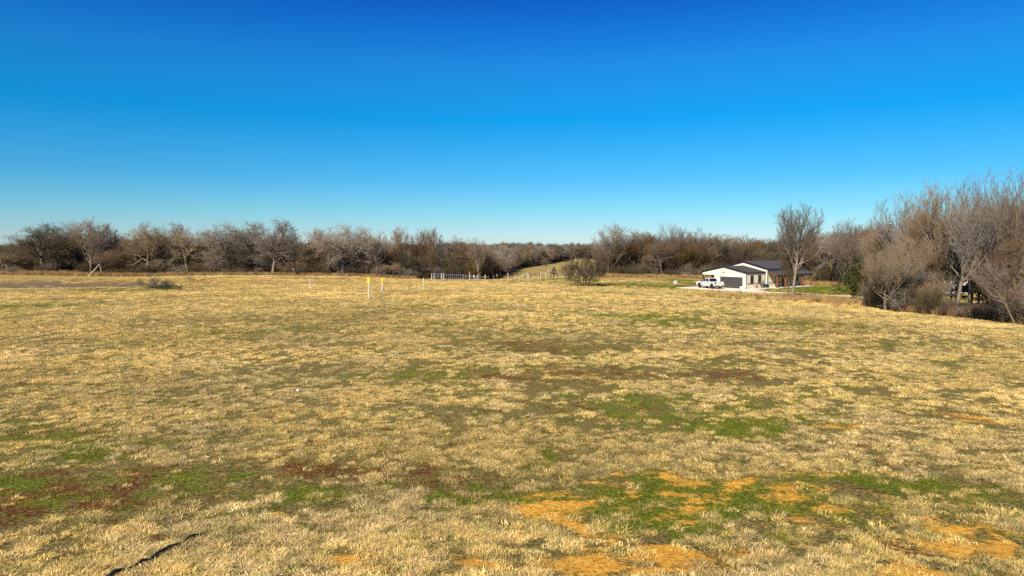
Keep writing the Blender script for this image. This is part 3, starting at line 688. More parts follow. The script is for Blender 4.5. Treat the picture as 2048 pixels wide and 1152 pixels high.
# ------------------------------------------------------------------ trees
M_BARK = mat('grey_bark', (0.18, 0.14, 0.10), 0.9, noise=0.35, nscale=5, bump=0.5, objvar=0.25)
M_BARKD = mat('dark_bark', (0.11, 0.08, 0.05), 0.9, noise=0.35, nscale=5, bump=0.5, objvar=0.25)
M_TWIG = mat('grey_twig', (0.23, 0.18, 0.13), 0.9, objvar=0.3)
M_TWIGR = mat('reddish_twig', (0.15, 0.10, 0.065), 0.9, objvar=0.3)
M_TWIGD = mat('olive_twig', (0.10, 0.078, 0.042), 0.9, objvar=0.3)
M_TWIGX = mat('dark_twig', (0.085, 0.062, 0.042), 0.9)
M_LEAFB = mat('dead_leaf', (0.20, 0.095, 0.035), 0.8, objvar=0.3)
M_LEAFO = mat('olive_leaf', (0.068, 0.050, 0.020), 0.8, objvar=0.35)
M_CEDAR = mat('cedar_foliage', (0.036, 0.040, 0.012), 0.8, objvar=0.35, noise=0.4, nscale=1.5)
M_CEDARY = mat('yellow_cedar_foliage', (0.16, 0.13, 0.02), 0.8, objvar=0.2, noise=0.4, nscale=1.5)
def nrm(a): return a / np.maximum(np.linalg.norm(a, axis=-1, keepdims=True), 1e-9)
def path(g, p, d, L, r0, nseg, wander, trop, tip=0.25):
    n = len(p); P_ = np.zeros((n, nseg + 1, 3)); P_[:, 0] = p; d = nrm(d)
    for s in range(nseg):
        d = nrm(d + g.normal(0, wander, (n, 3)) + np.array([0, 0, trop])); P_[:, s + 1] = P_[:, s] + d * (L / nseg)[:, None]
    Rd = r0[:, None] * np.linspace(1, tip, nseg + 1)[None]; return P_, Rd
def spawn(g, P_, Rd, L, k, t0, t1, ang, angs, lf, nseg, wander, trop, rf, rmin, shape=0.5, tip=0.25):
    n, S = P_.shape[0], P_.shape[1] - 1
    idx = np.repeat(np.arange(n), k); t = t0 + (t1 - t0) * (np.tile(np.arange(k), n) + g.random(n * k)) / k
    f = t * S; i = np.minimum(f.astype(int), S - 1); fr = (f - i)[:, None]
    pos = P_[idx, i] * (1 - fr) + P_[idx, i + 1] * fr; T = nrm(P_[idx, i + 1] - P_[idx, i]); rr = Rd[idx, i] * (1 - fr[:, 0]) + Rd[idx, i + 1] * fr[:, 0]
    ref = np.where(np.abs(T[:, 2:3]) < 0.9, np.array([[0, 0, 1.0]]), np.array([[1.0, 0, 0]])); A = nrm(np.cross(T, ref)); B = np.cross(T, A)
    az = np.tile(np.arange(k), n) * 2.4 + np.repeat(g.uniform(0, 6.28, n), k) + g.normal(0, .4, n * k)
    a = np.radians(np.clip(g.normal(ang, angs, n * k), 8, 110)); d = T * np.cos(a)[:, None] + (A * np.cos(az)[:, None] + B * np.sin(az)[:, None]) * np.sin(a)[:, None]
    Lc = L[idx] * lf * (1 - shape * (t - t0) / max(t1 - t0, 1e-3)) * g.uniform(.65, 1.25, n * k)
    return (*path(g, pos, d, Lc, np.maximum(rr * rf, rmin), nseg, wander, trop, tip), Lc)
def tubes(P_, Rd, m):
    n, S1 = P_.shape[:2]; T = nrm(P_[:, -1] - P_[:, 0]); ref = np.where(np.abs(T[:, 2:3]) < 0.9, np.array([[0, 0, 1.0]]), np.array([[1.0, 0, 0]])); A = nrm(np.cross(T, ref)); B = np.cross(T, A)
    an = np.arange(m) * 2 * np.pi / m; ring = A[:, None] * np.cos(an)[None, :, None] + B[:, None] * np.sin(an)[None, :, None]
    V = P_[:, :, None, :] + ring[:, None] * Rd[:, :, None, None]; V = V.reshape(-1, 3)
    i, s, k = np.meshgrid(np.arange(n), np.arange(S1 - 1), np.arange(m), indexing='ij'); b = (i * S1 + s) * m
    F = np.stack([b + k, b + (k + 1) % m, b + m + (k + 1) % m, b + m + k], -1).reshape(-1, 4); return V, F
def merge(parts):
    Vs, Fs, o = [], [], 0
    for V, F in parts: Vs.append(V); Fs.append(F + o); o += len(V)
    return np.concatenate(Vs), np.concatenate(Fs)
def leafquads(g, pts, n, size, spread):
    p = pts[g.integers(0, len(pts), n)] + g.normal(0, spread, (n, 3)); a = nrm(g.normal(size=(n, 3))); b = nrm(np.cross(a, g.normal(size=(n, 3)))); s = size * g.uniform(.5, 1.3, (n, 1))
    V = np.stack([p - a * s - b * s * .6, p + a * s - b * s * .6, p + a * s + b * s * .6, p - a * s + b * s * .6], 1).reshape(-1, 3); return V, np.arange(4 * n).reshape(-1, 4)
def bare_mesh(seed, kind, H=10.0, Wd=4.5, dens=1.0, tw=1.0):
    """returns (trunk mesh, crown mesh, leaves mesh or None) for a tree of height H and crown radius Wd"""
    g = np.random.default_rng(seed); z0 = np.zeros((1, 3)); z0[0, 2] = -0.15
    up = np.array([[g.normal(0, .06), g.normal(0, .06), 1.0]])
    if kind in ('oak', 'spread'):
        tr = path(g, z0, up, np.array([H * .42]), np.array([H * .026]), 5, .10, .05, .75); L0 = np.array([H * .42])
        l1 = spawn(g, *tr, L0, 9, .42, 1.0, 48, 16, 1.15, 6, .22, .10 if kind == 'oak' else .02, .62, .05, .15, .3)
        ld = path(g, tr[0][:, -1], nrm(tr[0][:, -1] - tr[0][:, -2]), np.array([H * .40]), tr[1][:, -1] * .9, 5, .22, .1, .3)
        l1 = (np.concatenate([l1[0][:, :6], ld[0]]), np.concatenate([l1[1][:, :6], ld[1]]), np.r_[l1[2], H * .40])
        l2 = spawn(g, *l1, int(9 * dens), .2, 1.0, 50, 14, .55, 5, .22, .07, .62, .035, .35, .35)
        l3 = spawn(g, *l2, int(8 * dens), .2, 1.0, 48, 16, .52, 4, .26, .05, .6, .017 * tw, .3, .45)
        l4 = spawn(g, *l3, int(11 * dens), .15, 1.0, 48, 18, .6, 2, .30, .03, .7, .0095 * tw, .3, .35)
        thick = [tr, l1[:2]]; thin = [l2, l3, l4]
    elif kind in ('upright', 'tall'):
        tr = path(g, z0, up, np.array([H * .55]), np.array([H * .019]), 6, .05, .05, .6); L0 = np.array([H * .55])
        l1 = spawn(g, *tr, L0, 16, .30 if kind == 'upright' else .42, 1.0, 40, 11, 1.05, 7, .07, .10, .55, .035, .25, .25)
        ld = path(g, tr[0][:, -1], nrm(tr[0][:, -1] - tr[0][:, -2]), np.array([H * .42]), tr[1][:, -1] * .9, 7, .08, .1, .2)
        l1 = (np.concatenate([l1[0], ld[0]]), np.concatenate([l1[1], ld[1]]), np.r_[l1[2], H * .42])
        l2 = spawn(g, *l1, int(9 * dens), .2, 1.0, 32, 10, .48, 5, .08, .07, .6, .018, .35, .3)
        l3 = spawn(g, *l2, int(7 * dens), .15, 1.0, 30, 12, .50, 4, .13, .08, .6, .011 * tw, .3, .4)
        l4 = spawn(g, *l3, int(8 * dens), .15, 1.0, 30, 12, .6, 2, .15, .06, .7, .0075 * tw, .3, .35)
        thick = [tr, l1[:2]]; thin = [l2, l3, l4]
    else:   # bush / shrub: several stems
        ns = 9 if kind == 'bush' else 5
        p = np.zeros((ns, 3)); a = g.uniform(0, 6.28, ns); p[:, 0] = np.cos(a) * .12 * Wd / 3; p[:, 1] = np.sin(a) * .12 * Wd / 3; p[:, 2] = -.1
        sp_ = g.uniform(.25, 1.0, ns) * Wd / H * 1.3; d = np.c_[np.cos(a) * sp_, np.sin(a) * sp_, np.ones(ns)]; L0 = H * g.uniform(.6, .85, ns)
        tr = path(g, p, d, L0, np.full(ns, max(H * .013, .012)), 6, .12, .05, .35)
        l1 = spawn(g, *tr, L0, 7, .15, 1.0, 38, 12, .52, 5, .18, .06, .6, H * .003, .4, .3)
        l2 = spawn(g, *l1, int(7 * dens), .15, 1.0, 40, 14, .5, 4, .2, .05, .6, H * .002, .3, .35)
        l3 = spawn(g, *l2, int(7 * dens), .15, 1.0, 40, 16, .55, 2, .2, .03, .65, max(H * .0012, .003) * tw, .3, .4)
        thick = [tr, l1[:2]]; thin = [l2, l3]
    # squash to the wanted size and shear off what sticks out of the crown's rounded, lobed outline
    ends = thin[-1][0][:, -1]; tipz = np.percentile(ends[:, 2], 95); ex = np.percentile(np.hypot(ends[:, 0], ends[:, 1]), 86)
    sc = np.array([Wd / ex, Wd / ex, H / tipz])
    oakish = kind in ('oak', 'spread'); zc, rz = (.56, .45) if oakish else ((.70, .31) if kind in ('upright', 'tall') else (.5, .52))
    ph = g.uniform(0, 6.28, 4)
    def inside(p, tol):
        q = p * sc; a = np.arctan2(q[:, 1], q[:, 0]); e = (q[:, 2] / H - zc) / rz
        r = np.hypot(q[:, 0], q[:, 1]) / Wd
        lob = 1 + .10 * np.sin(3 * a + ph[0]) * np.cos(3 * e + ph[1]) + .08 * np.sin(5 * a + 4 * e + ph[2]) + g.normal(0, .05, len(r))
        if oakish or kind in ('bush', 'shrub'): up_ = np.sqrt(r ** 2 + e ** 2); low = np.maximum(r, -e * .8)
        else: up_ = (r ** 2.6 + np.maximum(e, 0) ** 2.6) ** (1 / 2.6); low = r / np.clip(1 + .75 * e, .25, 1)
        return np.where(e > 0, up_, low) < lob * tol
    thin = [(q[0][m_], q[1][m_], q[2][m_]) for q, m_ in ((q, inside(q[0][:, -1], (1.03 if k_ else 1.0) + (0 if oakish else .08)) if True else 0) for k_, q in enumerate(thin))]
    lim = inside(thick[1][0][:, -1], .98); l1P = thick[1][0].copy()
    th = (thick[0][0] * sc, thick[0][1]); th1 = (l1P[lim] * sc, thick[1][1][lim])
    if not lim.all():      # limbs that would poke out are shortened instead of dropped
        P1 = l1P[~lim]; P1 = P1[:, :1] + (P1 - P1[:, :1]) * .72; th1 = (np.concatenate([th1[0], P1 * sc]), np.concatenate([th1[1], thick[1][1][~lim]]))
    V, F = merge([tubes(*th, 8), tubes(*th1, 5)]); trunk = np_mesh('trunk', V, [F], True)
    V, F = merge([tubes(q[0] * sc, q[1], 3) for q in thin]); crown = np_mesh('crown', V, [F])
    return trunk, crown, (thin[-1][0] * sc).reshape(-1, 3)
def evergreen_mesh(seed, H, Wd, leaf=.11, n=5200):
    g = np.random.default_rng(seed); z0 = np.array([[0, 0, -.1]]); tr = path(g, z0, np.array([[0, 0, 1.0]]), np.array([H * .95]), np.array([H * .02]), 6, .05, .02, .2)
    l1 = spawn(g, *tr, np.array([H]), 60, .08, 1, 62, 10, Wd / H * 1.15, 4, .1, .06, .4, .02, .75, .3); l2 = spawn(g, *l1, 7, .25, 1, 45, 12, .42, 3, .15, .04, .5, .012, .4, .4)
    V, F = merge([tubes(*tr, 7)]); trunk = np_mesh('trunk', V, [F], True)
    pts = l2[0][:, 1:].reshape(-1, 3); a = merge([tubes(l1[0], l1[1], 3), tubes(l2[0], l2[1], 3)]); lq = leafquads(g, pts, n, leaf * .8, .24)
    V, F = merge([a, lq]); return trunk, np_mesh('crown', V, [F])

PROTO = {}
def protos():
    for k, (kind, H, W_, n, dens) in {'oak': ('oak', 10, 5.2, 5, 1.0), 'spread': ('spread', 8, 5.0, 3, 1.0), 'upright': ('upright', 11, 4.0, 5, 1.0), 'tall': ('tall', 13, 4.5, 3, 1.05), 'bush': ('bush', 5, 3.2, 4, 1.0)}.items():
        for i in range(n):
            tr, cr, tips = bare_mesh(300 + i * 7 + hash_s(kind), kind, H, W_, dens, 1.25)
            g = np.random.default_rng(i + 50)
            for nm, m in (('', [M_BARK, M_TWIG]), ('r', [M_BARKD, M_TWIGR]), ('d', [M_BARKD, M_TWIGD])):
                if k == 'oak' and nm == 'r' and i > 2: continue
                t2 = tr.copy(); c2 = cr.copy(); t2.materials.append(m[0]); c2.materials.append(m[1])
                lv = None
                if nm == 'r' and k in ('oak', 'spread'):
                    V, F = leafquads(g, tips, 1400 if k != 'bush' else 350, .05, .12); lv = np_mesh('dead_leaves', V, [F]); lv.materials.append(M_LEAFB)
                if nm == 'd':
                    q = tips[tips[:, 2] < H * .75]
                    V, F = leafquads(g, q, 3600, .06, .22); lv = np_mesh('leaves', V, [F]); lv.materials.append(M_LEAFO)
                PROTO.setdefault(k + nm, []).append((t2, c2, lv, H, W_))
    for i in range(3):
        tr, cr = evergreen_mesh(700 + i, 6, 2.4); t2 = tr.copy(); c2 = cr.copy(); tr.materials.append(M_BARKD); cr.materials.append(M_CEDAR); PROTO.setdefault('cedar', []).append((tr, cr, None, 6, 2.4))
        t2.materials.append(M_BARKD); c2.materials.append(M_CEDARY); PROTO.setdefault('ycedar', []).append((t2, c2, None, 6, 2.4))
def hash_s(s): return sum(ord(c) * (i + 3) for i, c in enumerate(s)) % 97
_tr = random.Random(3)
KIND_NAME = {'oak': 'bare_oak', 'spread': 'spreading_tree', 'upright': 'bare_tree', 'tall': 'tall_tree', 'bush': 'bare_bush', 'cedar': 'cedar_tree', 'ycedar': 'cedar_tree', 'lonebush': 'bushy_tree'}
def plant(kind, x, y, H, W_, label, cat='tree', name=None, group=None, lean=0, i=None, z=None):
    i = _tr.randrange(len(PROTO[kind])) if i is None else i % len(PROTO[kind]); tr, cr, lv, h0, w0 = PROTO[kind][i]
    kk = kind if kind in KIND_NAME else kind[:-1]; nm = name or KIND_NAME[kk]
    e = empty(nm, (x, y, (hgt(x, y) if z is None else z) - .05), _tr.uniform(0, 6.28)); e.scale = (W_ / w0, W_ / w0, H / h0)
    if lean: e.rotation_euler = (0, lean, 0)
    tag(e, label, cat, group)
    for n_, me in (('trunk', tr), ('crown', cr), ('leaves', lv)):
        if me is not None:
            o = bpy.data.objects.new(n_, me); COL.objects.link(o); o.parent = e
    return e
def plant_px(kind, px, top, Y, wpx, label, **k):
    x = (px - 1024) / ray(0, 490)[1] * ray(0, 490)[1] / FPX * Y; z = hgt(x, Y); tz = P(px, top, Y)[2]
    return plant(kind, x, Y, tz - z, wpx / 2 / FPX * Y * 1.06, label, z=z, **k)

def woods():
    LT = [  # kind, px, top, distance, width px, label
        ('d:oak', 85, 447, 156, 118, 'large round crowned oak at the far left edge, pale trunk showing'),
        ('oak', 133, 446, 161, 80, 'rounded grey oak just right of the leftmost pale trunk'),
        ('upright', 182, 440, 158, 70, 'spindly tall bare tree above the leaning white pole'),
        ('upright', 224, 447, 163, 62, 'narrow fan shaped bare tree right of the leaning pole'),
        ('oak', 290, 444, 156, 96, 'wide domed bare oak above the brush pile in the field'),
        ('oak', 340, 446, 160, 76, 'bare oak touching the right side of the domed oak over the brush pile'),
        ('oak', 376, 456, 157, 60, 'shorter grey oak in the dip left of the tall pair'),
        ('d:oak', 408, 463, 162, 60, 'low olive brown oak filling the dip of the left wood'),
        ('oak', 443, 443, 157, 92, 'pale limbed bare oak, left one of the tall middle group'),
        ('oak', 497, 442, 164, 84, 'bare oak in the middle of the tall group of the left wood'),
        ('oak', 545, 439, 155, 100, 'broad pale oak, right one of the tall middle group'),
        ('spread', 588, 470, 158, 66, 'low sprawling tree left of the gap in the left wood'),
        ('oakr', 632, 458, 163, 62, 'reddish brown oak right of the gap in the left wood'),
        ('oak', 685, 446, 154, 122, 'big dark trunked round oak behind the yellow topped markers'),
        ('oak', 724, 461, 160, 70, 'bare oak half hidden right of the big dark trunked oak'),
        ('upright', 752, 464, 155, 58, 'thin tree with pale straight trunk right of the markers'),
        ('upright', 803, 455, 160, 44, 'narrow bare tree standing above its neighbours mid wood'),
        ('uprightr', 842, 463, 165, 46, 'slim reddish bare tree left of the metal corral'),
        ('upright', 874, 456, 194, 52, 'tall bare tree rising above the left end of the corral'),
        ('oakr', 915, 474, 199, 70, 'reddish oak behind the middle of the corral'),
        ('upright', 958, 478, 188, 40, 'thin pale bare tree over the right end of the corral'),
    ]
    # trees right of the lane, behind the house
    RT = [
        ('upright', 1222, 450, 178, 78, 'pale fan shaped tree at the left end of the right wood'),
        ('upright', 1266, 462, 182, 62, 'bare tree second from the left in the right wood'),
        ('uprightr', 1296, 464, 186, 60, 'reddish bare tree left of the tallest behind the utility box'),
        ('upright', 1342, 448, 180, 62, 'tallest bare tree above the white utility box'),
        ('upright', 1386, 458, 180, 66, 'bare tree above the parked pickup truck'),
        ('upright', 1446, 470, 186, 60, 'thin bare tree above the garage roof ridge'),
        ('uprightr', 1487, 472, 190, 56, 'reddish thin tree above the main roof left end'),
        ('oakr', 1512, 477, 182, 62, 'oak with rusty dead leaves just above the roof peak'),
        ('oakd', 1552, 480, 176, 64, 'dark olive oak behind the house roof'),
        ('upright', 1640, 462, 172, 66, 'bare tree just right of the lone tall tree'),
        ('oak', 1668, 470, 158, 70, 'grey oak with pale trunk at the lawn edge'),
        ('upright', 1697, 443, 150, 66, 'bare tree above the lawn with ascending twigs'),
        ('uprightr', 1738, 440, 140, 66, 'reddish bare tree left of the tall round one'),
        ('upright', 1795, 394, 112, 92, 'tall round bare tree standing above the brush at right'),
        ('upright', 1762, 450, 120, 70, 'smaller bare tree left beneath the tall round one'),
        ('tall', 1872, 366, 84, 112, 'wide fan shaped bare tree left of the pale trunk'),
        ('tall', 1916, 392, 72, 130, 'pale trunked tree in front of the white trailer'),
        ('tall', 1942, 360, 78, 92, 'slender tall tree between the fan tree and the last one'),
        ('upright', 2022, 342, 66, 130, 'tallest bare tree at the right edge of the picture'),
        ('tall', 1985, 385, 74, 100, 'dense bare tree left of the tallest edge tree'),
        ('spreadr', 2040, 470, 60, 120, 'reddish spreading tree low at the right edge'),
        ('upright', 1835, 425, 98, 70, 'bare tree in the notch between the tall round and fan trees'),
    ]
    for k, (kd, px, top, Y, w, lab) in enumerate(LT + RT):
        kd = 'oakd' if kd == 'd:oak' else kd; plant_px(kd, px, top, Y, w * (1.15 if k < len(LT) else 1), lab, i=k)
    # lone trees
    tr, cr, tips = bare_mesh(849, 'tall', 12.5, 4.0, 1.2, 1.15); PROTO['lone'] = [(tr, cr, None, 12.5, 4.0)]; tr.materials.append(mat('lone_bark', (.20, .16, .12), .9, noise=.4, nscale=4)); cr.materials.append(mat('lone_twig', (.13, .10, .072), .9))
    plant_px('lone', 1586, 411, 95, 98, 'lone tall bare tree in front of the porch by the drive', name='lone_tree', i=2)
    plant_px('uprightd', 1578, 500, 96, 40, 'young bare sapling clump close beside the lone tall tree', name='sapling', i=1)
    tr, cr, tips = bare_mesh(811, 'bush', 5.4, 4.0, 1.8, 2.2); PROTO['lonebush'] = [(tr, cr, None, 5.4, 4.0)]; tr.materials.append(M_BARK); cr.materials.append(M_TWIGX)
    plant_px('lonebush', 1168, 510, 125, 92, 'round bushy bare tree alone in the field beside the feeder', name='bushy_tree')
    # evergreens and special bushes
    for kd, px, top, Y, w, lab in [('cedar', 1710, 528, 92, 62, 'dark green cedar beside the lawn at the brush edge'), ('cedar', 1772, 492, 100, 52, 'green cedar poking out of the brush below the tall round tree'),
                                   ('cedar', 1030, 499, 330, 30, 'dark green cedar on the far slope left of the yellow one'), ('ycedar', 1047, 504, 322, 30, 'yellow green cedar with a dark right side on the far slope'),
                                   ('oakd', 1535, 492, 168, 70, 'dark olive leaved tree behind the main roof'), ('cedar', 1905, 480, 82, 70, 'black green evergreen deep among the right hand trees'), ('cedar', 1980, 500, 80, 60, 'dark evergreen above the open shed'),
                                   ('cedar', 135, 500, 160, 60, 'dark evergreen right of the leftmost pale trunk'), ('cedar', 90, 505, 165, 50, 'dark evergreen left behind the pale trunk'), ('cedar', 1660, 500, 170, 60, 'dark evergreen behind the right end of the porch')]:
        plant_px(kd, px, top, Y, w, lab)
    plant_px('bushr', 1093, 515, 350, 26, 'rusty red bush beside the lane on the far slope', cat='bush', name='red_bush')
    plant_px('bushr', 1020, 531, 250, 9, 'tiny rust red bush alone in the field beyond the rails', cat='bush', name='red_bush')
    # leaning sapling trunk at the right edge
    bx = P(2030, 648, 57); plant('tall', bx[0], 57, 6.5, 1.5, 'pale leaning bare trunk crossing the brush at the right edge', name='leaning_tree', lean=-0.55, i=3)
    g = random.Random(21)
    prof_l = [(-200, 470), (0, 480), (40, 462), (85, 455), (260, 460), (400, 472), (560, 462), (600, 485), (640, 470), (700, 462), (780, 475), (900, 480), (960, 492), (1010, 492)]
    prof_r = [(1190, 470), (1300, 462), (1420, 468), (1520, 472), (1640, 460), (1740, 448), (1790, 440), (1850, 410), (1950, 400), (2048, 380), (2300, 380)]
    def near(px):
        for lim, t in ((60, 'at the far left of the picture'), (150, 'behind the leftmost pale trunk'), (245, 'behind the leaning pale pole'), (400, 'behind the brush pile'), (500, 'behind the left half of the tall middle group'), (600, 'behind the right half of the tall middle group'), (700, 'between the gap and the yellow topped markers'), (800, 'just right of the yellow topped markers'), (860, 'left of the corral'), (1100, 'behind the corral'),
                       (1260, 'just right of the round bushy tree'), (1330, 'left of the utility box'), (1385, 'over the utility box'), (1440, 'over the pickup truck'), (1500, 'over the garage'), (1570, 'over the main roof'), (1640, 'behind the lone tall tree'), (1700, 'at the end of the porch'), (1760, 'over the lawn cedar'), (1840, 'under the tall round tree'), (1940, 'over the white trailer'), (2020, 'over the open shed'), (9999, 'at the right edge of the picture')):
            if px < lim: return t
    def top_at(pr, px): return float(np.interp(px, [p[0] for p in pr], [p[1] for p in pr]))
    for k in range(24):       # smaller trees standing between the big ones of the front row
        px = -60 + (k + g.random()) * 930 / 24
        plant_px(g.choice(['oak', 'oakr', 'spread', 'oakd', 'oak']), px, top_at(prof_l, px) + g.uniform(24, 52), 157.5 + g.uniform(-2, 3), g.uniform(55, 80), 'small bare front row tree ' + near(px), group='small trees in the front row of the left wood')
    # second and third rows: trees nothing tells apart
    for row, (Y0, n) in enumerate(((165, 26), (176, 26), (190, 24))):
        for k in range(n):
            px = -90 + (k + g.random()) * (1050) / n; Y = Y0 + g.uniform(-4, 4) + (32 if px > 850 else 0)
            plant_px(g.choice(['oakd', 'oakr', 'oakd', 'oakr', 'uprightr', 'spreadd', 'oak']), px, top_at(prof_l, px) + g.uniform(8, 30), Y, g.uniform(60, 95), 'bare tree deep in the left wood ' + near(px), group='trees deep in the left wood')  # mostly darker bark and twig kinds, painting in the wood's inner shade
    for row, (Y0, n) in enumerate(((178, 22), (188, 22), (200, 20))):
        for k in range(n):
            px = 1195 + (k + g.random()) * 560 / n
            plant_px(g.choice(['uprightr', 'uprightd', 'uprightr', 'oakd', 'oakr', 'upright']), px, top_at(prof_r, px) + g.uniform(4, 24), Y0 + g.uniform(-4, 4), g.uniform(62, 92), 'bare tree packed into the right wood ' + near(px), group='trees in the wood behind the house')  # darker kinds prevail here too: shade between the trees put into colour
    for row, (Y0, n, a) in enumerate(((160, 13, 1600), (148, 9, 1640), (128, 10, 1710), (108, 9, 1765), (92, 7, 1800), (80, 6, 1850))):
        for k in range(n):
            px = a + (k + g.random()) * (2230 - a) / n
            if row > 2 and 1865 < px < 2005: continue
            plant_px(g.choice(['tall', 'uprightr', 'upright', 'oakr', 'uprightd', 'tallr']), px, top_at(prof_r, px) + g.uniform(10, 50), Y0 + g.uniform(-4, 4), g.uniform(90, 140) * 100 / Y0 * .9, 'bare tree packed in thick woods ' + near(px), group='trees in the wood right of the lawn')
    # understorey thicket
    for Y0, n, hlo, hhi in ((154, 30, 1.2, 3.2), (160, 36, 2.5, 4.6), (170, 36, 4, 6.5)):
        for k in range(n):
            px = -90 + (k + g.random()) * 940 / n
            if Y0 == 154 and px < 240 and g.random() < .5: continue
            Y = Y0 + g.uniform(-1.5, 2); x = (px - 1024) / FPX * Y
            plant(g.choice(['bushd', 'bushd', 'bushd', 'bushr', 'bush']), x, Y, g.uniform(hlo, hhi), g.uniform(1.8, 3.2), 'tangled thicket bush under the left wood ' + near(px), 'bush', name='thicket_bush', group='thicket bushes under the left wood')  # mostly the dark kind, gloom at the wood's base put into colour
    for px, top, Y, w, kd in [(845, 508, 160, 50, 'bushd'), (880, 498, 196, 64, 'spread'), (905, 505, 194, 60, 'spreadd'), (935, 490, 197, 74, 'spreadr'), (965, 495, 196, 64, 'spreadd'), (985, 502, 198, 60, 'spread'), (1000, 520, 200, 40, 'spreadr'), (950, 518, 192, 50, 'bushd'), (925, 522, 192, 40, 'bushd'), (895, 520, 191, 44, 'bushd'), (868, 515, 190, 44, 'bushd')]:
        plant_px(kd, px, top, Y, w, 'sprawling grey brown tree crowding behind the metal corral', group='sprawling trees behind the corral')
    for Y0, n, hlo, hhi in ((173, 20, 1.5, 3.8), (178, 26, 3, 6), (188, 22, 4, 7)):
        for k in range(n):
            px = 1195 + (k + g.random()) * 400 / n; Y = Y0 + g.uniform(-1.5, 1.5); x = (px - 1024) / FPX * Y
            plant(g.choice(['bushd', 'bush', 'bushr', 'bushd']), x, Y, g.uniform(hlo, hhi), g.uniform(1.8, 3), 'tangled thicket bush at the right wood foot ' + near(px), 'bush', name='thicket_bush', group='thicket bushes behind the house')
    for Y0, n, a, b in ((158, 14, 1610, 1800), (166, 12, 1600, 1800), (150, 5, 1720, 1830)):
        for k in range(n):
            px = a + (k + g.random()) * (b - a) / n; x = (px - 1024) / FPX * Y0
            plant(g.choice(['bushd', 'bush', 'bushr']), x, Y0 + g.uniform(-2, 2), g.uniform(2.5, 5.5), g.uniform(1.8, 3), 'thicket bush in the shade beyond the lawn ' + near(px), 'bush', name='thicket_bush', group='thicket bushes beyond the lawn')
    # brush along the near right edge: low at the window that shows the shed
    for k in range(46):
        s = (k + g.random()) / 46; px = 1735 + s * 400; Y = np.interp(px, [1735, 1800, 1900, 2048, 2140], [77, 71, 64.5, 58, 54]) + g.uniform(-.5, 2.5); x = (px - 1024) / FPX * Y
        hh = g.uniform(.8, 1.6) if 1868 < px < 1998 else g.uniform(1.4, 5.2)
        plant(g.choice(['bushr', 'bushd', 'bush', 'bushr', 'upright', 'bush']) if hh > 2 else g.choice(['bushd', 'bushr', 'bush']), x, Y - 1.0, hh, g.uniform(1.2, 2.1) if hh < 2 else g.uniform(1.2, 2.2), 'tangled bare brush on the near field edge ' + near(px), 'bush', name='edge_bush', group='brush along the right field edge')
    for k in range(40):
        px = g.uniform(1765, 2110); Y = g.uniform(70, 90); x = (px - 1024) / FPX * Y
        if 1865 < px < 2000: continue
        plant(g.choice(['bushr', 'upright', 'uprightr', 'bush', 'upright', 'spread']), x, Y, g.uniform(4, 8), g.uniform(1.6, 3), 'taller bare brush behind the near field edge ' + near(px), 'bush', name='edge_bush', group='taller brush behind the right field edge')

def far_wood():
    g = np.random.default_rng(77); pts = []
    def add(n, f):
        while len(pts) < n:
            x, y = f()
            pts.append((x, y))
    # left of the lane, along the far slope and over the ridge; and behind the right wood
    cand = []
    for _ in range(9000):
        y = g.uniform(205, 640); x = g.uniform(-330, 420); 
        px = x / y * FPX + 1024
        if px < -150 or px > 2250: continue
        if y < 497:
            if lane_left(y) - 1 < x < lane_right(y): continue
            if x <= lane_left(y) - 1 and y < 205 + 0: continue
            if x >= lane_right(y) and y < 218: continue
        cand.append((x, y))
    # thin with distance behind the front
    keep = []
    for x, y in cand:
        d = min(abs(x - lane_left(y)), abs(x - lane_right(y)))
        if y > 230 and y < 600 and d > 45 and not (497 < y < 530) and g.random() > .25: continue
        keep.append((x, y))
    # rows hugging the lane edges and ridge
    for y in np.arange(212, 500, 3.0): keep.append((lane_left(y) - g.uniform(0, 4), y)); keep.append((lane_left(y) - g.uniform(3, 9), y))
    for x in np.arange(-60, 160, 2.2): keep.append((x, 499 + g.uniform(-3, 5))); keep.append((x, 507 + g.uniform(-3, 5)))
    X = np.array(keep); n = len(X); print('far trees', n)
    z = height(X[:, 0], X[:, 1]); s = g.uniform(.65, 1.05, n); sz = s * g.uniform(.8, 1.1, n) * np.where(X[:, 1] < 300, .85, 1.0)
    pr = []
    for k, i in (('oak', 0), ('oak', 1), ('oakr', 0), ('oakd', 1), ('oakd', 2), ('spread', 0), ('uprightd', 0), ('bushd', 1), ('bushr', 2)):
        tr, cr, lv, h0, w0 = PROTO[k][i]; ms = [m for m in (tr, cr, lv) if m is not None]
        V = []; F = []; mi = []; o = 0
        for j, m in enumerate(ms):
            v = np.empty(len(m.vertices) * 3, np.float32); m.vertices.foreach_get('co', v); v = v.reshape(-1, 3) * (10 / h0 if h0 > 6 else 1.2); f = np.empty(len(m.loops), np.int32); m.loops.foreach_get('vertex_index', f); f = f.reshape(-1, 4)
            V.append(v); F.append(f + o); mi.append(np.full(len(f), j)); o += len(v)
        me = np_mesh('far_tree', np.concatenate(V), [np.concatenate(F)])
        for m in ms: me.materials.append(m.materials[0])
        me.polygons.foreach_set('material_index', np.concatenate(mi).astype(np.int32)); pr.append(me)
    scatter('far_woodland', 'brown bare woodland covering the far slope and ridge', 'woodland', np.c_[X, z], np.c_[np.zeros(n), np.zeros(n), g.uniform(0, 6.28, n)], np.c_[s, s, sz], np.ones((n, 3)), g.choice(len(pr), n, p=[.17, .12, .1, .14, .12, .1, .1, .09, .06]), pr)

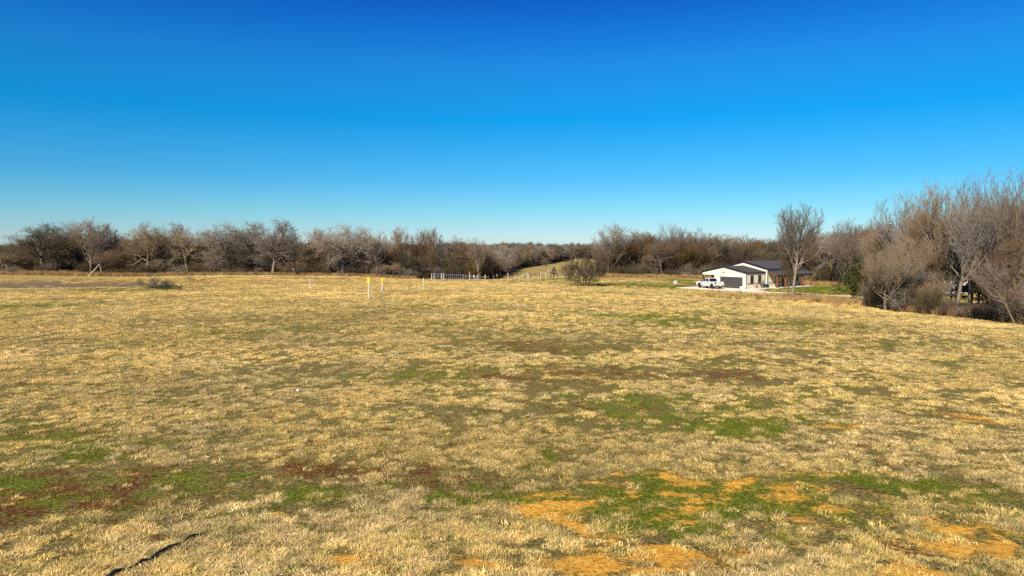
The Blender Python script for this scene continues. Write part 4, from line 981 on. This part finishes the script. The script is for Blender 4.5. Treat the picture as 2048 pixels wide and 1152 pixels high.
# ------------------------------------------------------------------ weeds, field things
def weeds():
    g = np.random.default_rng(9)
    pr = [blades('weed', 60, .35, .9, .022, .35, 200 + i, .4) for i in range(4)]
    X = []
    def line(n, fpx, fY):
        px = fpx(n); Y = fY(px); X.append(np.c_[(px - 1024) / FPX * Y, Y, np.ones(n)])
    line(2600, lambda n: g.uniform(-90, 830, n), lambda p: 149 + g.random(len(p)) ** 1.5 * 9 + np.maximum(p - 850, 0) * .12)
    line(900, lambda n: g.uniform(1190, 1420, n), lambda p: 168 + g.random(len(p)) * 6)
    line(700, lambda n: g.uniform(1600, 1830, n), lambda p: 150 + g.random(len(p)) * 6)
    line(700, lambda n: g.uniform(1730, 2130, n), lambda p: np.interp(p, [1735, 1800, 1900, 2048, 2140], [75, 69, 62.5, 56, 52]) + 1 + g.random(len(p)) * 9)
    line(260, lambda n: g.normal(1675, 26, n), lambda p: 83 + g.normal(0, 2.0, len(p)))
    line(120, lambda n: g.normal(1590, 30, n), lambda p: 95 + g.normal(0, 1.2, len(p)))
    line(160, lambda n: g.uniform(1400, 1750, n), lambda p: 88 + g.normal(0, 6, len(p)))
    line(260, lambda n: g.uniform(900, 1200, n), lambda p: 200 + g.normal(0, 9, len(p)))
    X = np.concatenate(X); keep = road_mask(X[:, 0], X[:, 1]); X = X[keep]; n = len(X); s = g.uniform(.35, 1.1, n); sh = np.where((X[:, 1] > 82) & (X[:, 1] < 100), .55, 1)
    t = np.where(g.random(n)[:, None] < .6, np.array([[.42, .25, .10]]), np.array([[.50, .36, .17]])) * g.uniform(.5, 1.2, n)[:, None]
    scatter('tall_weeds', 'tall brown dead weeds fringing the field edges', 'weeds', np.c_[X[:, 0], X[:, 1], height(X[:, 0], X[:, 1])], np.c_[g.normal(0, .1, n), g.normal(0, .1, n), g.uniform(0, 6.28, n)], np.c_[s, s, s * sh], t, g.integers(0, 4, n), pr)

def field_things():
    WH = mat('white_pvc', (0.55, 0.54, 0.50), 0.5, noise=.06); YE = mat('yellow_cap', (0.80, 0.50, 0.01), 0.5); WD = mat('weathered_wood', (0.50, 0.42, 0.32), 0.9, noise=.3, nscale=9); GP = mat('galvanised_pipe', (0.17, 0.17, 0.20), 0.5, metal=.1, noise=.15)
    BKm = mat('black_drum', (0.02, 0.02, 0.022), 0.5); RU = mat('rusty_pipe', (0.20, 0.09, 0.05), 0.9, noise=.3)
    def base_top(px, base, top):
        g = ground_at(px, base); tp = P(px, top, g[1]); return g, tp[2] - g[2]
    # boundary markers
    for px, base, top, yel, lab in ((737, 599.5, 555, 2, 'tallest white marker post with a yellow sign top, nearest the camera'), (764, 583.5, 557, 1, 'shorter white marker post with yellow top behind the tallest one'),
                                    (620, 579.5, 559, 0, 'plain white stake leftmost in the row of field markers'), (847, 573.5, 556, 0, 'plain white stake between the yellow topped markers and the corral')):
        g, H = base_top(px, base, top); e = empty('marker_post', g, random.uniform(0, 1)); tag(e, lab, 'marker post', 'white marker posts in the field')
        r = .05 if yel == 2 else .055
        hh = H - (.45 if yel else 0)
        m = MB(); m.tube([(0, 0, -.1), (0.03, 0, hh)], r, 10).build('post', WH, e, smooth=False)
        if not yel: MB().tube([(0.03, 0, hh), (0.03, 0, hh + .03)], [r + .008, r * .6], 10).build('cap', WH, e)
        if yel:
            e.rotation_euler = (0, 0, 0)
            MB().tube([(.03, 0, hh), (.03, 0, H)], [r + .006, r + .006], 10).build('yellow_sleeve', YE, e)
            if yel == 2: MB().box(-.09, .15, -.07, -.055, H - .5, H - .02).build('sign_plate', YE, e, bevel=.004)
            else: MB().box(-.07, .13, -.07, -.055, H - .36, H - .02).build('sign_plate', YE, e, bevel=.004)
    for px, base, top, Y, lab, m_ in ((939, 564.5, 544, 135, 'thin tall wooden stake in front of the corral', WD), (1016, 560, 546, 155, 'white stake left of the white pipe rails', WH), (1096.8, 546, 539, 225, 'small distant white stake beyond the feeder', WH), (1151, 519, 513, 430, 'faint post on top of the lane', WD)):
        x = (px - 1024) / FPX * Y; z = hgt(x, Y); tz = P(px, top, Y)[2]
        e = empty('field_stake', (x, Y, z)); tag(e, lab, 'stake')
        MB().tube([(0, 0, -.1), (0, 0, tz - z)], [.075, .06], 8).build('post', m_, e); MB().tube([(0, 0, tz - z + .002), (0, 0, tz - z + .05)], [.07, .03], 8).build('tip', m_, e)
    # white post and leaning pole in the left wood edge
    x, Y = P(143, 533, 164)[:2]; tag(MB().tube([(x, Y, P(143, 536, 164)[2]), (x, Y, P(143, 524.5, Y)[2])], .10, 8).build('white_post', WH), 'short white post at the left wood edge', 'post')
    a = P(176, 548, 147.5); b = P(198.5, 529, 148.5); tag(MB().tube([(a[0], a[1], hgt(a[0], a[1]) - .1), b], [.10, .06], 8).build('leaning_pole', WD), 'pale pole leaning right in front of the left wood', 'pole')
    a = P(592, 551, 151); b = P(585, 536, 151.5); tag(MB().tube([(a[0], a[1], hgt(a[0], a[1]) - .1), b], [.08, .05], 6).build('dead_stem', WD), 'thin pale dead stem leaning left at the gap in the left wood', 'stem')
    # utility box
    g = ground_at(1351, 568.3); e = empty('utility_box', g, R(20)); tag(e, 'small white utility box standing in the green strip left of the truck', 'utility box')
    MB().box(-.27, .27, -.25, .25, -.05, .66).build('cabinet', WH, e, bevel=.02); MB().box(-.30, .30, -.28, .28, .661, .73).build('lid', WH, e, bevel=.02); MB().box(-.18, .18, -.265, -.251, .2, .55).build('door', mat('grey_panel', (.5, .5, .48), .5), e)
    # tripod feeder
    Y = 164; x = (1108 - 1024) / FPX * Y; z = hgt(x, Y); e = empty('deer_feeder', (x, Y, z)); tag(e, 'black tripod game feeder with hanging barrel and pale label', 'feeder')
    Hh = 2.75
    for k, (dx, dy) in enumerate(((-.92, -.25), (-.1, -.9), (.95, .3))): MB().tube([(dx, dy, -.05), (dx * .18, dy * .18, Hh)], .07, 7).build('leg', BKm, e)
    m = MB(); lathe_mesh(m, [(.02, .95), (.16, 1.0), (.33, 1.25), (.33, 2.15), (.25, 2.3), (.02, 2.36)], (0, 0, 0), 'z', 18); br = m.build('barrel', BKm, e, smooth=True)
    MB().box(-.12, .12, -.35, -.336, 1.45, 1.95).build('label', mat('pale_label', (.6, .6, .55), .6), br)
    MB().tube([(0, 0, 2.36), (0, 0, Hh)], .03, 6).build('hanger', BKm, e); MB().box(-.14, .14, -.14, .14, .72, .95).build('spinner', BKm, e)
    MB().box(-.22, .22, -.2, .2, Hh, Hh + .06).build('top_plate', BKm, e)
    # white pipe rails
    def rail(lab, pts, posts, Y):
        e = None; q = [P(px, py, Y) for px, py in pts]; o = q[0]; z0 = hgt(o[0], Y); e = empty('pipe_rail', (o[0], Y, z0)); tag(e, lab, 'pipe rail', 'white pipe rails beyond the field')
        MB().tube([(a[0] - o[0], 0, a[2] - z0) for a in q], .05, 7).build('rail', WH, e)
        for px, top in posts:
            t = P(px, top, Y); MB().tube([(t[0] - o[0], 0.1, hgt(t[0], Y) - z0 - .2), (t[0] - o[0], 0.1, t[2] - z0)], .06, 7).build('post', WH, e)
    rail('white pipe rail stepping up to the right, left of the feeder', [(1027, 555), (1039, 555), (1046, 548.8), (1057, 548.3)], [(1028, 553.5), (1040, 552.5), (1046, 548), (1054.5, 545.2), (1057, 547.5)], 168)
    rail('white pipe rail sloping down to the right behind the feeder leg', [(1081, 546.3), (1092, 546.3), (1101, 549.8)], [(1081, 545.8), (1091.5, 545.3)], 170)
    rail('very low white rail lying in the grass between the two taller rails', [(1065, 555.2), (1077, 555.0)], [(1065.5, 553.5), (1077, 553.8)], 166)
    rail('flat pale rail on the ground right of the feeder', [(1110, 554.6), (1128, 554.2)], [(1111, 554), (1127, 553.8)], 169)
    # corral
    Y = 186; x0 = (863 - 1024) / FPX * Y
    e = empty('corral_fence', (x0, Y, hgt(x0, Y))); tag(e, 'grey metal pipe corral with upright pickets and gates below the trees', 'fence'); z0 = e.location.z
    def X(px): return (px - 1024) / FPX * Y - x0
    def Zp(py): return P(0, py, Y)[2] - z0
    def Z(px, py): return P(px, py, Y)[2] - z0
    for px, top in ((863.2, 546), (868, 546), (882.5, 546), (886.7, 546), (927.5, 548.6), (930.8, 549.2), (942, 548.5), (958, 550), (970.3, 549.5)):
        MB().tube([(X(px), 0, Z(px, 566)), (X(px), 0, Z(px, top))], .10, 8).build('post', WH if 880 < px < 890 or px > 965 or px < 870 else GP, e)
    m = MB()
    for k in range(14):
        px = 872.7 + k * 4.05
        if 880 < px < 888: continue
        t = 546.5 + k * .16; MB().tube([(X(px), .05, Z(px, 566)), (X(px), .05, Z(px, t))], .055, 6).build('picket', GP, e)
    for (a, b, ys) in ((863, 887, (547.2, 549.5, 552, 555)), (887, 928, (549.3, 556.5)), (931, 942, (551.4, 553.5)), (958, 970.5, (552.6, 554.8)), (970.5, 978, (553.3,))):
        for yy in ys: MB().tube([(X(a), .02, Z(a, yy)), (X(b), .02, Z(b, yy + .5))], .05, 6).build('rail', GP, e)
    for px, top, lab, m_ in ((976.5, 551, 'rusty stub post at the right end of the corral', RU), (987.5, 549.6, 'thin grey post right of the corral under the dark branches', GP), (994, 550.8, 'post with a white cap right of the corral', RU)):
        xx = (px - 1024) / FPX * 184; t = P(px, top, 184)[2]; o = MB().tube([(xx, 184, hgt(xx, 184) - .1), (xx, 184, t)], .07, 7).build('corral_post', m_); tag(o, lab, 'post')
        if px > 990: tag(MB().tube([(xx, 183.98, t + .002), (xx, 183.98, t + .18)], [.14, .12], 8).build('post_cap', WH, None), None); c = bpy.data.objects[-1] if False else None
    for px, py, w, lab in ((948, 554.4, .24, 'larger white plastic tank inside the corral'), (954.3, 553.4, .15, 'smaller white bucket right of the tank in the corral')):
        q = P(px, py, 187.5); xx = q[0]; zz = q[2]; m = MB(); lathe_mesh(m, [(.001, 0), (w, 0), (w, w * 1.9), (w * .7, w * 2.2), (.001, w * 2.2)], (0, 0, 0), 'z', 14)
        m.tube([(0, 0, w * 2.2), (0, 0, w * 2.45)], w * .3, 8)
        o = m.build('white_tank', WH); o.location = (xx, 187.5, zz); tag(o, lab, 'tank')
        m = MB().box(-.3, .3, -.3, .3, hgt(xx, 187.5) - zz - .1, -.003); s = m.build('tank_stand', GP); s.location = (xx, 187.5, zz); tag(s, 'grey block stand carrying the ' + ('larger tank' if w > .2 else 'smaller bucket') + ' in the corral', 'stand')
    # brush pile, small dead bush
    gx = ground_at(322, 578); g = random.Random(4); e = empty('brush_pile', gx); tag(e, 'heap of dead branches with green weeds on the low mound at left', 'brush pile')
    m = MB()
    for k in range(46):
        a = g.uniform(-1.7, 1.7); b = g.uniform(-.8, .8); L = g.uniform(.8, 2.2); an = g.uniform(0, 6.28); el = g.uniform(.05, .9)
        p = [(a, b, .05 + g.uniform(0, .25))]
        for s in range(4): an += g.uniform(-.4, .4); el += g.uniform(-.2, .2); p.append((p[-1][0] + math.cos(an) * math.cos(el) * L / 4, p[-1][1] + math.sin(an) * math.cos(el) * L / 4, max(p[-1][2] + math.sin(el) * L / 4, .03)))
        m.tube(p, [.035, .03, .022, .015, .008], 5)
    m.build('branches', M_BARKD, e)
    q = np.random.default_rng(3); V, F = leafquads(q, q.normal(0, 1, (300, 3)) * np.array([1.3, .7, .12]) + np.array([.5, 0, .22]), 1800, .05, .1); link('weeds', np_mesh('weeds', V, [F]), mat('weed_green', (.035, .05, .02), .8), e)
    for px, py, H, W_, lab in ((308, 573, 1.9, 1.1, 'bare twiggy shrub sticking up from the brush pile'), (334, 574, 1.2, 1.0, 'low dark shrub at the right end of the brush pile'), (379, 561, .9, .8, 'tiny bare shrub alone right of the brush pile'), (282, 574, 1.6, .7, 'thin leaning twig bush at the left end of the brush pile')):
        p = ground_at(px, py); plant('bushd' if px == 334 else 'bush', p[0], p[1], H, W_, lab, 'shrub', name='small_shrub')
    # stone and hose
    p = ground_at(596, 783); q = np.random.default_rng(8); bm = MB(); lathe_mesh(bm, [(.001, -.03), (.10, -.02), (.13, .04), (.08, .10), (.001, .11)], (0, 0, 0), 'z', 9)
    bm.v = [(v[0] * .6 + q.normal(0, .012), v[1] * .5 + q.normal(0, .012), v[2] * .7 + q.normal(0, .008)) for v in bm.v]; o = bm.build('white_stone', mat('white_stone', (.45, .42, .36), .8), None); o.location = (p[0], p[1], p[2] + .02); tag(o, 'single small white stone lying in the grass', 'stone')
    pts = [ground_at(px, py) for px, py in ((404, 1074), (385, 1080), (362, 1090), (340, 1101), (318, 1112), (300, 1124), (285, 1131), (268, 1137), (250, 1144), (232, 1152), (200, 1168))]
    rr = [.02, .035, .032, .038, .035, .036, .03, .02, .03, .03, .03]
    tag(MB().tube([(a[0], a[1], a[2] + .045 + .03 * math.sin(i * 2.3)) for i, a in enumerate(pts)], rr, 9).build('black_hose', mat('black_hose', (.008, .008, .010), .6), smooth=True), 'black hose lying half sunk in the grass at the lower left', 'hose')

def right_yard():
    # open shed, brick column and white trailer seen between the trees
    WH = mat('trailer_white', (0.72, 0.74, 0.76), 0.35); DK = mat('dark_roofing', (0.03, 0.025, 0.022), .7); WD = mat('dark_post', (0.06, 0.045, 0.035), .85); BR = bpy.data.materials.new('red_brick'); BR.use_nodes = True
    N = BR.node_tree.nodes; L = BR.node_tree.links; b = N.new('ShaderNodeTexBrick'); b.inputs['Color1'].default_value = (.35, .12, .06, 1); b.inputs['Color2'].default_value = (.45, .2, .1, 1); b.inputs['Mortar'].default_value = (.5, .45, .4, 1); b.inputs['Scale'].default_value = 4; t = N.new('ShaderNodeTexCoord'); L.new(t.outputs['Object'], b.inputs[0]); L.new(b.outputs[0], N['Principled BSDF'].inputs['Base Color'])
    Y = 88; x = (1946 - 1024) / FPX * Y; x2 = (1992 - 1024) / FPX * Y; z = hgt(x, Y); e = empty('open_shed', (x, Y, z)); tag(e, 'dark roofed open shed on dark posts behind the right hand trees', 'shed')
    zt = P(1946, 577, Y)[2] - z; zb = P(1946, 585.5, Y)[2] - z; w = x2 - x
    for px_, dy in ((0, 0), (1.55, 0), (w, 0), (0, 3), (w, 3)): MB().box(px_ - .1, px_ + .1, dy - .1, dy + .1, -.2, zb).build('post', WD, e)
    MB().prism([(-.5, zb), (3.5, zb), (3.5, zb + .1), (1.5, zt + .3), (-.5, zb + .55)], 'x', -.4, w + .6).build('roof', DK, e)
    x = (1981 - 1024) / FPX * 84; z = hgt(x, 84); e = empty('brick_column', (x, 84, z)); tag(e, 'red brick column with pale cap beside the open shed', 'column'); h = P(1981, 571, 84)[2] - z
    MB().box(-.26, .26, -.26, .26, -.2, h - .1).build('shaft', BR, e); MB().box(-.32, .32, -.32, .32, h - .099, h).build('cap', mat('stone_cap', (.55, .5, .42), .8), e)
    # trailer
    Y = 112; x = (1905 - 1024) / FPX * Y; z = hgt(x, Y); e = empty('white_trailer', (x, Y, z), R(6)); tag(e, 'white camper trailer half hidden behind the right hand trees', 'trailer')
    MB().prism([(-2.5, .55), (2.3, .55), (2.45, 1.0), (2.1, 2.5), (-2.1, 2.6), (-2.5, 2.2)], 'y', -1.1, 1.1).build('body', WH, e, bevel=.06)
    GLs = mat('trailer_glass', (.03, .035, .04), .1)
    for a in (-1.6, .5): MB().box(a, a + .8, -1.118, -1.101, 1.45, 2.0).build('window', GLs, e)
    MB().box(-.45, .15, -1.115, -1.101, .7, 2.25).build('door', mat('trailer_door', (.6, .6, .6), .5), e)
    TY = mat('trailer_tyre', (.015, .015, .015), .8)
    for a in (-.5, .45):
        for s in (-1.05, .85): m = MB(); lathe_mesh(m, [(.001, 0), (.34, 0), (.36, .05), (.36, .17), (.34, .2), (.001, .2)], (a, s, .36), 'y', 18); m.build('wheel', TY, e, smooth=True)
    MB().tube([(2.3, 0, .5), (3.4, 0, .5)], .06, 8).build('tow_bar', TY, e)

protos()
drive(); house(); truck()
woods(); far_wood()
field_things(); right_yard()
weeds(); grass()
for o in bpy.data.objects:
    if o.name.startswith('post_cap'): tag(o, 'white cap sitting on the last post right of the corral', 'cap')
